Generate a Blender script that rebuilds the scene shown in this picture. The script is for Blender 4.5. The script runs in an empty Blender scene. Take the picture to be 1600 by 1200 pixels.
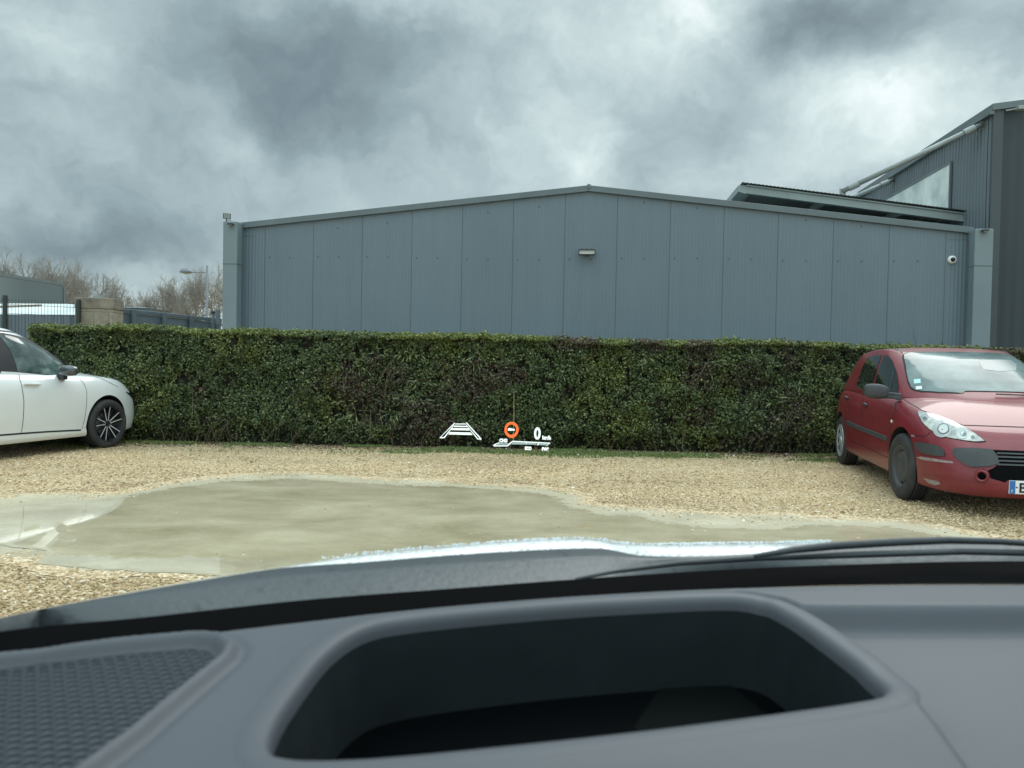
import bpy, bmesh, math, random
import numpy as np
from mathutils import Vector, Matrix
from mathutils.bvhtree import BVHTree
from mathutils.geometry import delaunay_2d_cdt

random.seed(7); rng = np.random.default_rng(11)
S = bpy.context.scene
COL = S.collection
R = math.radians

# ------------------------------------------------------------------ camera
F = 1202.0; EYE = Vector((0, 0, 1.2)); PITCH = math.atan(28/1202); ROLL = math.atan(0.019)
cam_d = bpy.data.cameras.new('camera'); cam = bpy.data.objects.new('camera', cam_d); COL.objects.link(cam)
cam_d.sensor_width = 36; cam_d.lens = 36*F/1600; cam_d.clip_start = 0.02; cam_d.clip_end = 3000
CR = Matrix.Rotation(R(90)-PITCH, 3, 'X') @ Matrix.Rotation(ROLL, 3, 'Z')
cam.matrix_world = Matrix.Translation(EYE) @ CR.to_4x4()
cam_d.dof.use_dof = True; cam_d.dof.focus_distance = 12; cam_d.dof.aperture_fstop = 7.0
S.camera = cam
S.view_settings.view_transform = 'Standard'; S.view_settings.look = 'None'
S.view_settings.exposure = 0.50; S.view_settings.gamma = 1.0

def ray(px, py): return CR @ Vector(((px-800)/F, -(py-600)/F, -1))
def P(px, py, Y):
    d = ray(px, py); return EYE + d*(Y/d.y)
def PZ(px, py, z=0.0):
    d = ray(px, py); return EYE + d*((z-EYE.z)/d.z)

# ------------------------------------------------------------------ node helpers
class NT:
    def __init__(s, tree): s.t = tree; s.n = tree.nodes; s.l = tree.links
    def add(s, typ, **kw):
        n = s.n.new(typ)
        for k, v in kw.items(): setattr(n, k, v)
        return n
    def set(s, sock, v):
        if isinstance(v, bpy.types.NodeSocket): s.l.new(v, sock)
        else: sock.default_value = v
    def math(s, op, a, b=0.0, c=None, clamp=False):
        n = s.add('ShaderNodeMath', operation=op); n.use_clamp = clamp
        s.set(n.inputs[0], a); s.set(n.inputs[1], b)
        if c is not None: s.set(n.inputs[2], c)
        return n.outputs[0]
    def vmath(s, op, a, b=(0, 0, 0)):
        n = s.add('ShaderNodeVectorMath', operation=op); s.set(n.inputs[0], a)
        if op == 'SCALE': s.set(n.inputs['Scale'], b)
        else: s.set(n.inputs[1], b)
        return n.outputs['Value'] if op in ('LENGTH', 'DOT_PRODUCT') else n.outputs[0]
    def noise(s, vec, scale, detail=4, rough=.55, out='Fac', dist=0.0):
        n = s.add('ShaderNodeTexNoise'); s.set(n.inputs['Vector'], vec)
        n.inputs['Scale'].default_value = scale; n.inputs['Detail'].default_value = detail
        n.inputs['Roughness'].default_value = rough; n.inputs['Distortion'].default_value = dist
        return n.outputs[out]
    def ramp(s, fac, stops, interp='LINEAR'):
        n = s.add('ShaderNodeValToRGB'); r = n.color_ramp; r.interpolation = interp
        while len(r.elements) < len(stops): r.elements.new(.5)
        for e, (p, c) in zip(r.elements, stops):
            e.position = p; e.color = (c[0], c[1], c[2], 1) if hasattr(c, '__len__') else (c, c, c, 1)
        s.set(n.inputs[0], fac); return n.outputs[0]
    def mix(s, fac, a, b, blend='MIX'):
        n = s.add('ShaderNodeMix', data_type='RGBA', blend_type=blend)
        s.set(n.inputs[0], fac)
        for i, v in ((6, a), (7, b)):
            if not isinstance(v, bpy.types.NodeSocket) and len(v) == 3: v = (*v, 1)
            s.set(n.inputs[i], v)
        return n.outputs[2]
    def maprange(s, v, a, b, c, d, smooth=False):
        n = s.add('ShaderNodeMapRange'); n.clamp = True
        if smooth: n.interpolation_type = 'SMOOTHSTEP'
        s.set(n.inputs[0], v)
        for i, x in enumerate((a, b, c, d)): n.inputs[i+1].default_value = x
        return n.outputs[0]
    def bump(s, h, strength=.5, dist=.01, normal=None):
        n = s.add('ShaderNodeBump'); s.set(n.inputs['Height'], h)
        n.inputs['Strength'].default_value = strength; n.inputs['Distance'].default_value = dist
        if normal is not None: s.set(n.inputs['Normal'], normal)
        return n.outputs[0]

def mat(name, color=(.5, .5, .5), rough=.5, metal=0.0, **kw):
    m = bpy.data.materials.new(name); m.use_nodes = True
    nt = NT(m.node_tree); b = m.node_tree.nodes['Principled BSDF']
    if not isinstance(color, bpy.types.NodeSocket): b.inputs['Base Color'].default_value = (*color, 1)
    b.inputs['Roughness'].default_value = rough; b.inputs['Metallic'].default_value = metal
    if 'coat' in kw: b.inputs['Coat Weight'].default_value = kw['coat']; b.inputs['Coat Roughness'].default_value = kw.get('coatr', .05)
    if 'emit' in kw:
        b.inputs['Emission Color'].default_value = (*kw['emit'], 1); b.inputs['Emission Strength'].default_value = kw.get('es', 1)
    if 'spec' in kw: b.inputs['Specular IOR Level'].default_value = kw['spec']
    m['_'] = 0
    return m, nt, b
def coords(nt, kind='Object'): return nt.add('ShaderNodeTexCoord').outputs[kind]
def rough_mat(name, color, rough=.6, var=.15, scale=3.0, bump=.0, bscale=80, metal=0, spec=.5, dirt=None, **kw):
    m, nt, b = mat(name, color, rough, metal, spec=spec, **kw)
    co = coords(nt)
    f = nt.noise(co, scale, 6, .6)
    lo = tuple(c*(1-var) for c in color); hi = tuple(min(1, c*(1+var)) for c in color)
    col = nt.ramp(f, [(.3, lo), (.7, hi)])
    if dirt:
        g = nt.noise(co, dirt[1], 8, .7); g = nt.maprange(g, .5, .72, 0, dirt[2])
        col = nt.mix(g, col, dirt[0])
    nt.l.new(col, b.inputs['Base Color'])
    f2 = nt.noise(co, scale*4, 4)
    nt.l.new(nt.maprange(f2, .3, .7, max(0.02, rough-.1), min(1, rough+.1)), b.inputs['Roughness'])
    if bump: nt.l.new(nt.bump(nt.noise(co, bscale, 4), bump, .004), b.inputs['Normal'])
    return m

# ------------------------------------------------------------------ world
SUN_EL, SUN_AZ = R(48), R(28)      # azimuth to the right of +Y
W = bpy.data.worlds.new('World'); S.world = W; W.use_nodes = True
nt = NT(W.node_tree); nt.n.clear()
out = nt.add('ShaderNodeOutputWorld')
sky = nt.add('ShaderNodeTexSky', sky_type='NISHITA'); sky.sun_disc = False
sky.sun_elevation = SUN_EL; sky.sun_rotation = SUN_AZ
bg1 = nt.add('ShaderNodeBackground'); nt.l.new(sky.outputs[0], bg1.inputs[0]); bg1.inputs[1].default_value = .08
D0 = coords(nt, 'Generated')
w1 = nt.noise(D0, 3.0, 5, .6, out='Color'); w1 = nt.vmath('SUBTRACT', w1, (.5, .5, .5))
w2 = nt.noise(D0, 11.0, 4, .6, out='Color'); w2 = nt.vmath('SUBTRACT', w2, (.5, .5, .5))
D = nt.vmath('ADD', D0, nt.vmath('SCALE', w1, .17)); D = nt.vmath('ADD', D, nt.vmath('SCALE', w2, .09))
sep = nt.add('ShaderNodeSeparateXYZ'); nt.l.new(D0, sep.inputs[0]); dx, dy, dz = sep.outputs
# brightness field: clouds placed by direction in the sky
BL = [ # px, py, sx, sy, weight     (darker = negative)
 (480, 120, .26, .105, -.26), (330, 60, .18, .07, -.10), (620, 60, .20, .07, -.10), (280, 195, .07, .06, -.08),
 (560, 200, .16, .06, -.10), (720, 60, .12, .05, -.05),
 (1310, 30, .13, .065, -.30), (1240, 0, .16, .05, -.12), (1520, 60, .16, .08, -.10), (1130, 200, .16, .12, -.13), (1190, 150, .10, .10, -.06),
 (1330, 175, .18, .12, .15), (1040, 90, .10, .10, .16), (1460, 180, .14, .10, .10), (900, 230, .10, .05, .08), (1100, 20, .12, .05, .12),
 (90, 30, .22, .06, .18), (180, 10, .12, .04, .08), (640, 20, .14, .03, .07),
 (100, 330, .34, .12, -.10), (150, 395, .36, .05, -.22), (120, 450, .30, .03, -.06), (60, 220, .26, .12, -.04), (330, 380, .12, .06, -.08),
 (280, 455, .16, .022, .10), (850, 90, .10, .08, .03), (700, 280, .40, .06, -.02),
]
acc = None
for (px, py, sx, sy, w) in BL:
    c = ray(px, py).normalized()
    mp = nt.add('ShaderNodeMapping', vector_type='TEXTURE')
    nt.l.new(D, mp.inputs[0]); mp.inputs['Location'].default_value = c; mp.inputs['Scale'].default_value = (sx, .9, sy)
    g = nt.maprange(nt.vmath('LENGTH', mp.outputs[0]), 0.0, 1.0, w, 0.0, True)
    acc = g if acc is None else nt.math('ADD', acc, g)
pl = nt.add('ShaderNodeMapping', vector_type='TEXTURE'); nt.l.new(D, pl.inputs[0]); pl.inputs['Scale'].default_value = (1, 1, .62)
n1 = nt.noise(pl.outputs[0], 5.2, 9, .60, dist=.15)
n3 = nt.math('SUBTRACT', 1.0, nt.math('ABSOLUTE', nt.math('SUBTRACT', nt.math('MULTIPLY', nt.noise(pl.outputs[0], 3.1, 6, .5), 2.0), 1.0)))
n2 = nt.noise(pl.outputs[0], 1.6, 4, .5)
v = nt.math('ADD', acc, nt.math('MULTIPLY', nt.math('SUBTRACT', n1, .5), .52))
v = nt.math('ADD', v, nt.math('MULTIPLY', nt.math('SUBTRACT', n2, .5), .15))
v = nt.math('ADD', v, nt.math('MULTIPLY', nt.math('SUBTRACT', n3, .85), -.38))
v = nt.math('ADD', nt.math('MULTIPLY', v, .96), .585)
ccol = nt.ramp(v, [(0.0, (.080, .108, .125)), (.22, (.135, .180, .200)), (.42, (.222, .290, .312)), (.58, (.335, .415, .430)), (.72, (.465, .555, .555)), (.86, (.66, .725, .73)), (1.0, (.82, .87, .86))])
# an overcast dome is brighter overhead and behind the photographer
up = nt.maprange(dz, .45, .95, 1.0, 2.7, True); bk = nt.maprange(dy, .30, -.5, 1.0, 1.9, True)
low = nt.maprange(dz, -.05, 0.0, .25, 1.0)
bg2 = nt.add('ShaderNodeBackground'); nt.l.new(ccol, bg2.inputs[0])
nt.l.new(nt.math('MULTIPLY', nt.math('MULTIPLY', up, bk), low), bg2.inputs[1])
mx = nt.add('ShaderNodeMixShader'); mx.inputs[0].default_value = .95
nt.l.new(bg1.outputs[0], mx.inputs[1]); nt.l.new(bg2.outputs[0], mx.inputs[2]); nt.l.new(mx.outputs[0], out.inputs[0])

sl = bpy.data.lights.new('sun', 'SUN'); sl.energy = 0.9; sl.angle = R(35); sl.color = (1, .97, .92)
so = bpy.data.objects.new('sun', sl); COL.objects.link(so)
sd = Vector((math.sin(SUN_AZ)*math.cos(SUN_EL), math.cos(SUN_AZ)*math.cos(SUN_EL), math.sin(SUN_EL)))
so.rotation_euler = sd.to_track_quat('Z', 'Y').to_euler(); so.location = sd*30

# ------------------------------------------------------------------ mesh helpers
class MB:
    def __init__(s): s.v = []; s.f = []; s.m = []
    def add(s, vs, fs, mi=0):
        o = len(s.v); s.v += [tuple(v) for v in vs]; s.f += [tuple(i+o for i in f) for f in fs]; s.m += [mi]*len(fs); return s
    def quad(s, a, b, c, d, mi=0): return s.add([a, b, c, d], [(0, 1, 2, 3)], mi)
    def box(s, x0, x1, y0, y1, z0, z1, mi=0):
        vs = [(x, y, z) for x in (x0, x1) for y in (y0, y1) for z in (z0, z1)]
        return s.add(vs, [(0, 1, 3, 2), (4, 6, 7, 5), (0, 4, 5, 1), (2, 3, 7, 6), (0, 2, 6, 4), (1, 5, 7, 3)], mi)
    def hexa(s, lo, hi, mi=0):
        n = len(lo); fs = [tuple(reversed(range(n))), tuple(range(n, 2*n))]
        fs += [(i, (i+1) % n, (i+1) % n+n, i+n) for i in range(n)]
        return s.add(list(lo)+list(hi), fs, mi)
    def prism(s, poly, off, mi=0):
        off = Vector(off); return s.hexa([Vector(p) for p in poly], [Vector(p)+off for p in poly], mi)
    def tube(s, pts, r, n=8, cap=True, mi=0):
        pts = [Vector(p) for p in pts]; rs = r if hasattr(r, '__len__') else [r]*len(pts)
        vs = []; up = None
        for i, p in enumerate(pts):
            t = (pts[min(i+1, len(pts)-1)]-pts[max(i-1, 0)]).normalized()
            if up is None: up = Vector((0, 0, 1)) if abs(t.z) < .9 else Vector((1, 0, 0))
            a = t.cross(up).normalized(); b = a.cross(t).normalized(); up = b
            for k in range(n):
                th = 2*math.pi*k/n; vs.append(p+(a*math.cos(th)+b*math.sin(th))*rs[i])
        fs = [(i*n+k, i*n+(k+1) % n, (i+1)*n+(k+1) % n, (i+1)*n+k) for i in range(len(pts)-1) for k in range(n)]
        if cap: fs += [tuple(range(n-1, -1, -1)), tuple(range((len(pts)-1)*n, len(pts)*n))]
        return s.add(vs, fs, mi)
    def lathe(s, prof, n=48, axis='y', mi=0, c=(0, 0, 0)):
        vs = []
        for (r, h) in prof:
            for k in range(n):
                th = 2*math.pi*k/n; a, b = r*math.cos(th), r*math.sin(th)
                vs.append({'y': (c[0]+a, c[1]+h, c[2]+b), 'z': (c[0]+a, c[1]+b, c[2]+h), 'x': (c[0]+h, c[1]+a, c[2]+b)}[axis])
        fs = [(i*n+k, i*n+(k+1) % n, (i+1)*n+(k+1) % n, (i+1)*n+k) for i in range(len(prof)-1) for k in range(n)]
        return s.add(vs, fs, mi)
    def grid(s, rows, mi=0):
        m = len(rows[0]); vs = [p for r in rows for p in r]
        fs = [(i*m+j, i*m+j+1, (i+1)*m+j+1, (i+1)*m+j) for i in range(len(rows)-1) for j in range(m-1)]
        return s.add(vs, fs, mi)
    def ico(s, c, r, sub=1, mi=0):
        bm = bmesh.new(); bmesh.ops.create_icosphere(bm, subdivisions=sub, radius=1)
        r = r if hasattr(r, '__len__') else (r, r, r)
        vs = [(c[0]+v.co.x*r[0], c[1]+v.co.y*r[1], c[2]+v.co.z*r[2]) for v in bm.verts]
        fs = [tuple(v.index for v in f.verts) for f in bm.faces]; bm.free(); return s.add(vs, fs, mi)
    def build(s, name, mats, parent=None, smooth=False, bevel=0, fixn=True, autos=None):
        me = bpy.data.meshes.new(name); me.from_pydata(s.v, [], s.f)
        mats = mats if isinstance(mats, (list, tuple)) else [mats]
        for m in mats: me.materials.append(m)
        if len(mats) > 1: me.polygons.foreach_set('material_index', s.m)
        if fixn and len(s.f) < 60000:
            bm = bmesh.new(); bm.from_mesh(me); bmesh.ops.recalc_face_normals(bm, faces=bm.faces); bm.to_mesh(me); bm.free()
        if smooth: me.polygons.foreach_set('use_smooth', [True]*len(me.polygons))
        if autos: me.polygons.foreach_set('use_smooth', [True]*len(me.polygons)); me.set_sharp_from_angle(angle=R(autos))
        me.update()
        o = bpy.data.objects.new(name, me); COL.objects.link(o)
        if parent: o.parent = parent
        if bevel:
            b = o.modifiers.new('bevel', 'BEVEL'); b.width = bevel; b.segments = 2; b.limit_method = 'ANGLE'
        return o
def tag(o, label, cat, group=None, kind=None):
    o['label'] = label
    if cat: o['category'] = cat
    if group: o['group'] = group
    if kind: o['kind'] = kind
    return o
def empty(name, loc=(0, 0, 0), rz=0):
    o = bpy.data.objects.new(name, None); COL.objects.link(o); o.location = loc; o.rotation_euler = (0, 0, rz)
    o.empty_display_size = .2; return o
def bulk(name, V, Fq, m, attrs=None, parent=None, smooth=False):
    """large meshes from numpy arrays; Fq is (n,3) or (n,4)"""
    me = bpy.data.meshes.new(name); k = Fq.shape[1]
    me.vertices.add(len(V)); me.vertices.foreach_set('co', V.astype(np.float32).ravel())
    me.loops.add(Fq.size); me.loops.foreach_set('vertex_index', Fq.astype(np.int32).ravel())
    me.polygons.add(len(Fq)); me.polygons.foreach_set('loop_start', np.arange(0, Fq.size, k, dtype=np.int32))
    me.polygons.foreach_set('loop_total', np.full(len(Fq), k, dtype=np.int32))
    me.update(calc_edges=True)
    for n, a in (attrs or {}).items():
        at = me.attributes.new(n, 'FLOAT', 'POINT'); at.data.foreach_set('value', a.astype(np.float32))
    if smooth: me.polygons.foreach_set('use_smooth', [True]*len(me.polygons))
    me.materials.append(m)
    o = bpy.data.objects.new(name, me); COL.objects.link(o)
    if parent: o.parent = parent
    return o
_vt = rng.random((4, 256, 256))
def vnoise(x, y, seed=0):
    x = np.asarray(x, float); y = np.asarray(y, float)
    xi = np.floor(x).astype(int); yi = np.floor(y).astype(int); fx = x-xi; fy = y-yi
    fx = fx*fx*(3-2*fx); fy = fy*fy*(3-2*fy); T = _vt[seed % 4]
    g = lambda a, b: T[(a+seed*37) % 256, (b+seed*91) % 256]
    return (g(xi, yi)*(1-fx)+g(xi+1, yi)*fx)*(1-fy)+(g(xi, yi+1)*(1-fx)+g(xi+1, yi+1)*fx)*fy
def fbm(x, y, seed=0, o=4):
    s = 0; a = .5; t = 0
    for i in range(o): s = s+a*vnoise(np.asarray(x)*2**i, np.asarray(y)*2**i, seed+i); t += a; a *= .5
    return s/t
def inpoly(x, y, poly):
    ins = np.zeros(np.shape(x), bool); n = len(poly)
    for i in range(n):
        x1, y1 = poly[i]; x2, y2 = poly[(i+1) % n]
        c = ((y1 > y) != (y2 > y)) & (x < (x2-x1)*(y-y1)/(y2-y1+1e-12)+x1); ins ^= c
    return ins
def polydist(x, y, poly):
    d = np.full(np.shape(x), 1e9); n = len(poly)
    for i in range(n):
        x1, y1 = poly[i]; x2, y2 = poly[(i+1) % n]; vx, vy = x2-x1, y2-y1
        t = np.clip(((x-x1)*vx+(y-y1)*vy)/(vx*vx+vy*vy+1e-12), 0, 1)
        d = np.minimum(d, np.hypot(x-x1-t*vx, y-y1-t*vy))
    return d
def sdist(x, y, poly): return np.where(inpoly(x, y, poly), -1, 1)*polydist(x, y, poly)
def smooth(a, b, x): t = np.clip((x-a)/(b-a), 0, 1); return t*t*(3-2*t)

# ------------------------------------------------------------------ ground, mud, puddle
def densify(poly, step):
    o = []
    for i in range(len(poly)):
        a = Vector(poly[i]); b = Vector(poly[(i+1) % len(poly)]); k = max(1, int((b-a).length/step))
        o += [a.lerp(b, j/k) for j in range(k)]
    return o
def roughen(poly, amp, seed, sc=2.0):
    o = []
    for p in densify(poly, .04):
        nx = fbm(p.x*sc, p.y*sc, seed)-.5; ny = fbm(p.x*sc+50, p.y*sc, seed)-.5
        o.append(Vector((p.x+float(nx)*amp, p.y+float(ny)*amp)))
    return o
def gp(lst): return [PZ(x, y).xy for x, y in lst]
puddle_px = [(182, 776), (230, 765), (290, 758), (345, 750), (420, 748), (480, 746), (560, 753), (640, 756), (720, 758), (800, 764), (860, 770), (890, 781), (905, 792), (945, 801), (990, 800), (1010, 806),
  (1070, 816), (1120, 822), (1190, 822), (1260, 816), (1330, 818), (1410, 822), (1470, 834), (1540, 846), (1560, 870), (1300, 930), (900, 940), (600, 930), (440, 905), (345, 902), (270, 899), (190, 894), (120, 888), (60, 882), (70, 862), (20, 856), (-60, 846), (-90, 812), (-10, 792), (70, 782), (130, 784)]
puddle = roughen(gp(puddle_px), .16, 1, 3.0)
mud_px = [(-500, 790), (-200, 778), (0, 772), (100, 768), (180, 768), (260, 752), (345, 741), (480, 736), (560, 745), (700, 750), (850, 760), (905, 768), (930, 782), (985, 790), (1060, 798), (1130, 803), (1230, 800), (1300, 808), (1420, 812), (1500, 826), (1600, 850), (1640, 880), (1400, 960), (900, 980), (560, 940), (420, 918), (300, 914), (200, 908), (110, 900), (0, 878), (-200, 866), (-500, 855)]
mud = roughen(gp(mud_px), .30, 2, 2.5)

m, nt, b = mat('gravel_mat', rough=.85, spec=.25)
co = coords(nt)
def voro(nt, co, sc, feat='F1'):
    n = nt.add('ShaderNodeTexVoronoi'); n.feature = feat; nt.l.new(co, n.inputs['Vector']); n.inputs['Scale'].default_value = sc; return n
wv = nt.vmath('ADD', co, nt.vmath('SCALE', nt.noise(co, 30, 2, out='Color'), .02))
vn = voro(nt, wv, 62); vs_ = nt.add('ShaderNodeSeparateColor'); nt.l.new(vn.outputs['Color'], vs_.inputs[0])
vc = nt.ramp(vs_.outputs[0], [(0, (.21, .145, .07)), (.25, (.39, .28, .15)), (.5, (.53, .392, .225)), (.8, (.65, .505, .33)), (1, (.79, .68, .51))])
big = nt.noise(co, .9, 6, .6)
tint = nt.ramp(big, [(.3, (.80, .78, .74)), (.5, (1, 1, 1)), (.7, (1.12, 1.06, .96))])
col = nt.mix(1.0, vc, tint, 'MULTIPLY')
sd_ = nt.noise(co, 9, 5, .7); col = nt.mix(nt.maprange(sd_, .45, .68, 0, .7), col, (.38, .315, .20))
nt.l.new(col, b.inputs['Base Color'])
nt.l.new(nt.bump(nt.math('SUBTRACT', 1.0, nt.math('MULTIPLY', vn.outputs['Distance'], 1.2)), .8, .009), b.inputs['Normal'])
M_gravel = m
o = MB().quad((-600, -600, 0), (600, -600, 0), (600, 900, 0), (-600, 900, 0)).build('ground', M_gravel)
tag(o, 'beige gravel ground of the parking area', 'ground', kind='structure')

def sheet(name, poly, z, m, step=.035):
    pl_ = [tuple(p) for p in poly]; A = np.array(pl_); xs = np.arange(A[:, 0].min(), A[:, 0].max()+step, step); ys = np.arange(A[:, 1].min(), A[:, 1].max()+step, step)
    n = len(poly); X, Y = np.meshgrid(xs, ys); X = X.ravel(); Y = Y.ravel(); k = inpoly(X, Y, pl_); X, Y = X[k], Y[k]
    dd = polydist(X, Y, pl_[::2]); k = (dd > step*.4) & ((dd < .5) | (rng.random(len(X)) < .12)); X, Y = X[k], Y[k]
    vo, _, fo, _, _, _ = delaunay_2d_cdt([Vector(p) for p in pl_]+[Vector((float(a), float(b_))) for a, b_ in zip(X, Y)], [(i, (i+1) % n) for i in range(n)], [list(range(n))], 1, 1e-6)
    V = np.array([(v.x, v.y, z) for v in vo]); dist = polydist(V[:, 0], V[:, 1], pl_[::2])
    return bulk(name, V, np.array([tuple(f) for f in fo]), m, {'shore': dist})
def gravel_color(nt, co):
    vn = voro(nt, co, 62); q = nt.add('ShaderNodeSeparateColor'); nt.l.new(vn.outputs['Color'], q.inputs[0])
    return vn, q, nt.ramp(q.outputs[0], [(0, (.21, .145, .07)), (.25, (.39, .28, .15)), (.5, (.53, .392, .225)), (.8, (.65, .505, .33)), (1, (.79, .68, .51))])
m, nt, b = mat('mud_mat', rough=.7, spec=.4); co = coords(nt)
sh = nt.add('ShaderNodeAttribute', attribute_name='shore').outputs['Fac']
f = nt.noise(co, 2.2, 8, .65); col = nt.ramp(f, [(.3, (.33, .285, .19)), (.5, (.43, .385, .27)), (.7, (.53, .485, .355))])
vn, vq, gc = gravel_color(nt, co)
peb = nt.math('MULTIPLY', nt.math('GREATER_THAN', vq.outputs[1], .70), nt.math('LESS_THAN', vn.outputs['Distance'], .36))
col = nt.mix(nt.math('MULTIPLY', peb, .8), col, gc)
edge = nt.math('ADD', nt.maprange(sh, 0, .34, 1.0, 0), nt.math('MULTIPLY', nt.math('SUBTRACT', nt.noise(co, 7, 6, .7), .5), 1.9))
col = nt.mix(nt.maprange(edge, .42, .62, 0, 1), col, gc)
nt.l.new(col, b.inputs['Base Color'])
nt.l.new(nt.bump(nt.math('ADD', nt.noise(co, 60, 5, .7), peb), .5, .008), b.inputs['Normal'])
nt.l.new(nt.maprange(nt.noise(co, 1.5, 4), .4, .6, .35, .8), b.inputs['Roughness'])
tag(sheet('mud', mud, .004, m), 'pale fine wet silt round the puddle', 'mud', kind='structure')
m, nt, b = mat('puddle_mat', rough=.02); b.inputs['IOR'].default_value = 1.45; co = coords(nt)
sh = nt.add('ShaderNodeAttribute', attribute_name='shore').outputs['Fac']
st = nt.add('ShaderNodeMapping', vector_type='POINT'); nt.l.new(co, st.inputs[0]); st.inputs['Scale'].default_value = (.8, 1.2, 1)
f = nt.noise(st.outputs[0], 1.3, 9, .66, dist=.3)
col = nt.ramp(f, [(.30, (.33, .28, .18)), (.5, (.455, .395, .268)), (.68, (.58, .51, .36))])
f2 = nt.noise(co, 30, 6, .8); col = nt.mix(nt.maprange(f2, .56, .72, 0, .45), col, (.20, .165, .095))
vn, vq, gc = gravel_color(nt, co)
peb = nt.math('MULTIPLY', nt.math('GREATER_THAN', vq.outputs[1], .93), nt.math('LESS_THAN', vn.outputs['Distance'], .3))
col = nt.mix(nt.math('MULTIPLY', peb, .7), col, gc)
sy_ = nt.add('ShaderNodeSeparateXYZ'); nt.l.new(co, sy_.inputs[0]); sh = nt.math('MULTIPLY', sh, nt.maprange(sy_.outputs[1], 4.9, 5.8, 1.0, .30))
edge = nt.math('ADD', nt.maprange(sh, 0, .08, 1.0, 0), nt.math('MULTIPLY', nt.math('SUBTRACT', nt.noise(co, 12, 6, .7), .5), 1.5))
ed = nt.maprange(edge, .35, .75, 0, 1)
col = nt.mix(ed, col, (.40, .355, .245))
nt.l.new(col, b.inputs['Base Color']); nt.l.new(nt.maprange(ed, 0, 1, .02, .55), b.inputs['Roughness'])
nt.l.new(nt.bump(nt.noise(co, 5, 2), .03, .004), b.inputs['Normal'])
tag(sheet('puddle', puddle, .0065, m), 'shallow muddy rainwater puddle on the gravel', 'puddle', kind='structure')

# loose stones standing in the gravel (stuff)
pud_l = [tuple(p) for p in puddle]; mud_l = [tuple(p) for p in mud]
def stones():
    N = 190000
    y = 3.0+8.0*rng.random(N)**1.35; x = (rng.random(N)*2-1)*(y*.70+.4)
    mx_ = [p[0] for p in mud_l[::6]]; 
    im = inpoly(x, y, mud_l[::4]); ip = inpoly(x, y, pud_l[::3])
    keep = (~im) | ((~ip) & (rng.random(N) < .30*(fbm(x*2, y*2, 3) > .45)+.05)) | (ip & (rng.random(N) < .004))
    keep &= rng.random(N) < np.where(y > 10.2, .35, .35+.65*smooth(.38, .55, fbm(x*1.1, y*1.6, 6)))
    x, y = x[keep], y[keep]; n = len(x)
    base = np.array([(1, 0, 0), (0, 1, 0), (-1, 0, 0), (0, -1, 0), (.55, .55, .75), (-.6, .5, .7), (-.5, -.6, .8), (.6, -.5, .65)], float)
    fc = np.array([(0, 1, 4), (1, 5, 4), (1, 2, 5), (2, 6, 5), (2, 3, 6), (3, 7, 6), (3, 0, 7), (0, 4, 7), (4, 5, 6), (4, 6, 7)])
    r = .0048+.0072*rng.random(n)**2.2; r *= np.where(rng.random(n) < .03, 1.7, 1)
    th = rng.random(n)*6.283; el = .6+.8*rng.random(n)
    B = base[None]*(1+.35*(rng.random((n, 8, 3))-.5))
    X = B[:, :, 0]*r[:, None]; Y = B[:, :, 1]*(r*el)[:, None]; Z = B[:, :, 2]*(r*.8)[:, None]
    V = np.stack([x[:, None]+X*np.cos(th)[:, None]-Y*np.sin(th)[:, None], y[:, None]+X*np.sin(th)[:, None]+Y*np.cos(th)[:, None], Z+.003], -1)
    Fc = (fc[None]+8*np.arange(n)[:, None, None]).reshape(-1, 3)
    at = np.repeat(rng.random(n), 8)
    m, nt, b = mat('stone_mat', rough=.8, spec=.3)
    a = nt.add('ShaderNodeAttribute', attribute_name='rnd')
    sc_ = nt.ramp(a.outputs['Fac'], [(0, (.21, .145, .075)), (.2, (.38, .272, .150)), (.55, (.545, .405, .235)), (.88, (.68, .54, .36)), (1, (.84, .76, .62))])
    cc_ = coords(nt); st_ = nt.add('ShaderNodeMapping'); nt.l.new(cc_, st_.inputs[0]); st_.inputs['Scale'].default_value = (.35, 1.5, 1); st_.inputs['Rotation'].default_value = (0, 0, R(12))
    tn = nt.ramp(nt.noise(st_.outputs[0], .9, 6, .62), [(.34, (.70, .67, .62)), (.5, (1, .99, .97)), (.68, (1.12, 1.09, 1.02))])
    nt.l.new(nt.mix(1.0, sc_, tn, 'MULTIPLY'), b.inputs['Base Color'])
    o = bulk('gravel_stones', V.reshape(-1, 3), Fc, m, {'rnd': at}); tag(o, 'loose beige stones lying on the gravel', 'gravel', kind='stuff')
stones()

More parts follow.
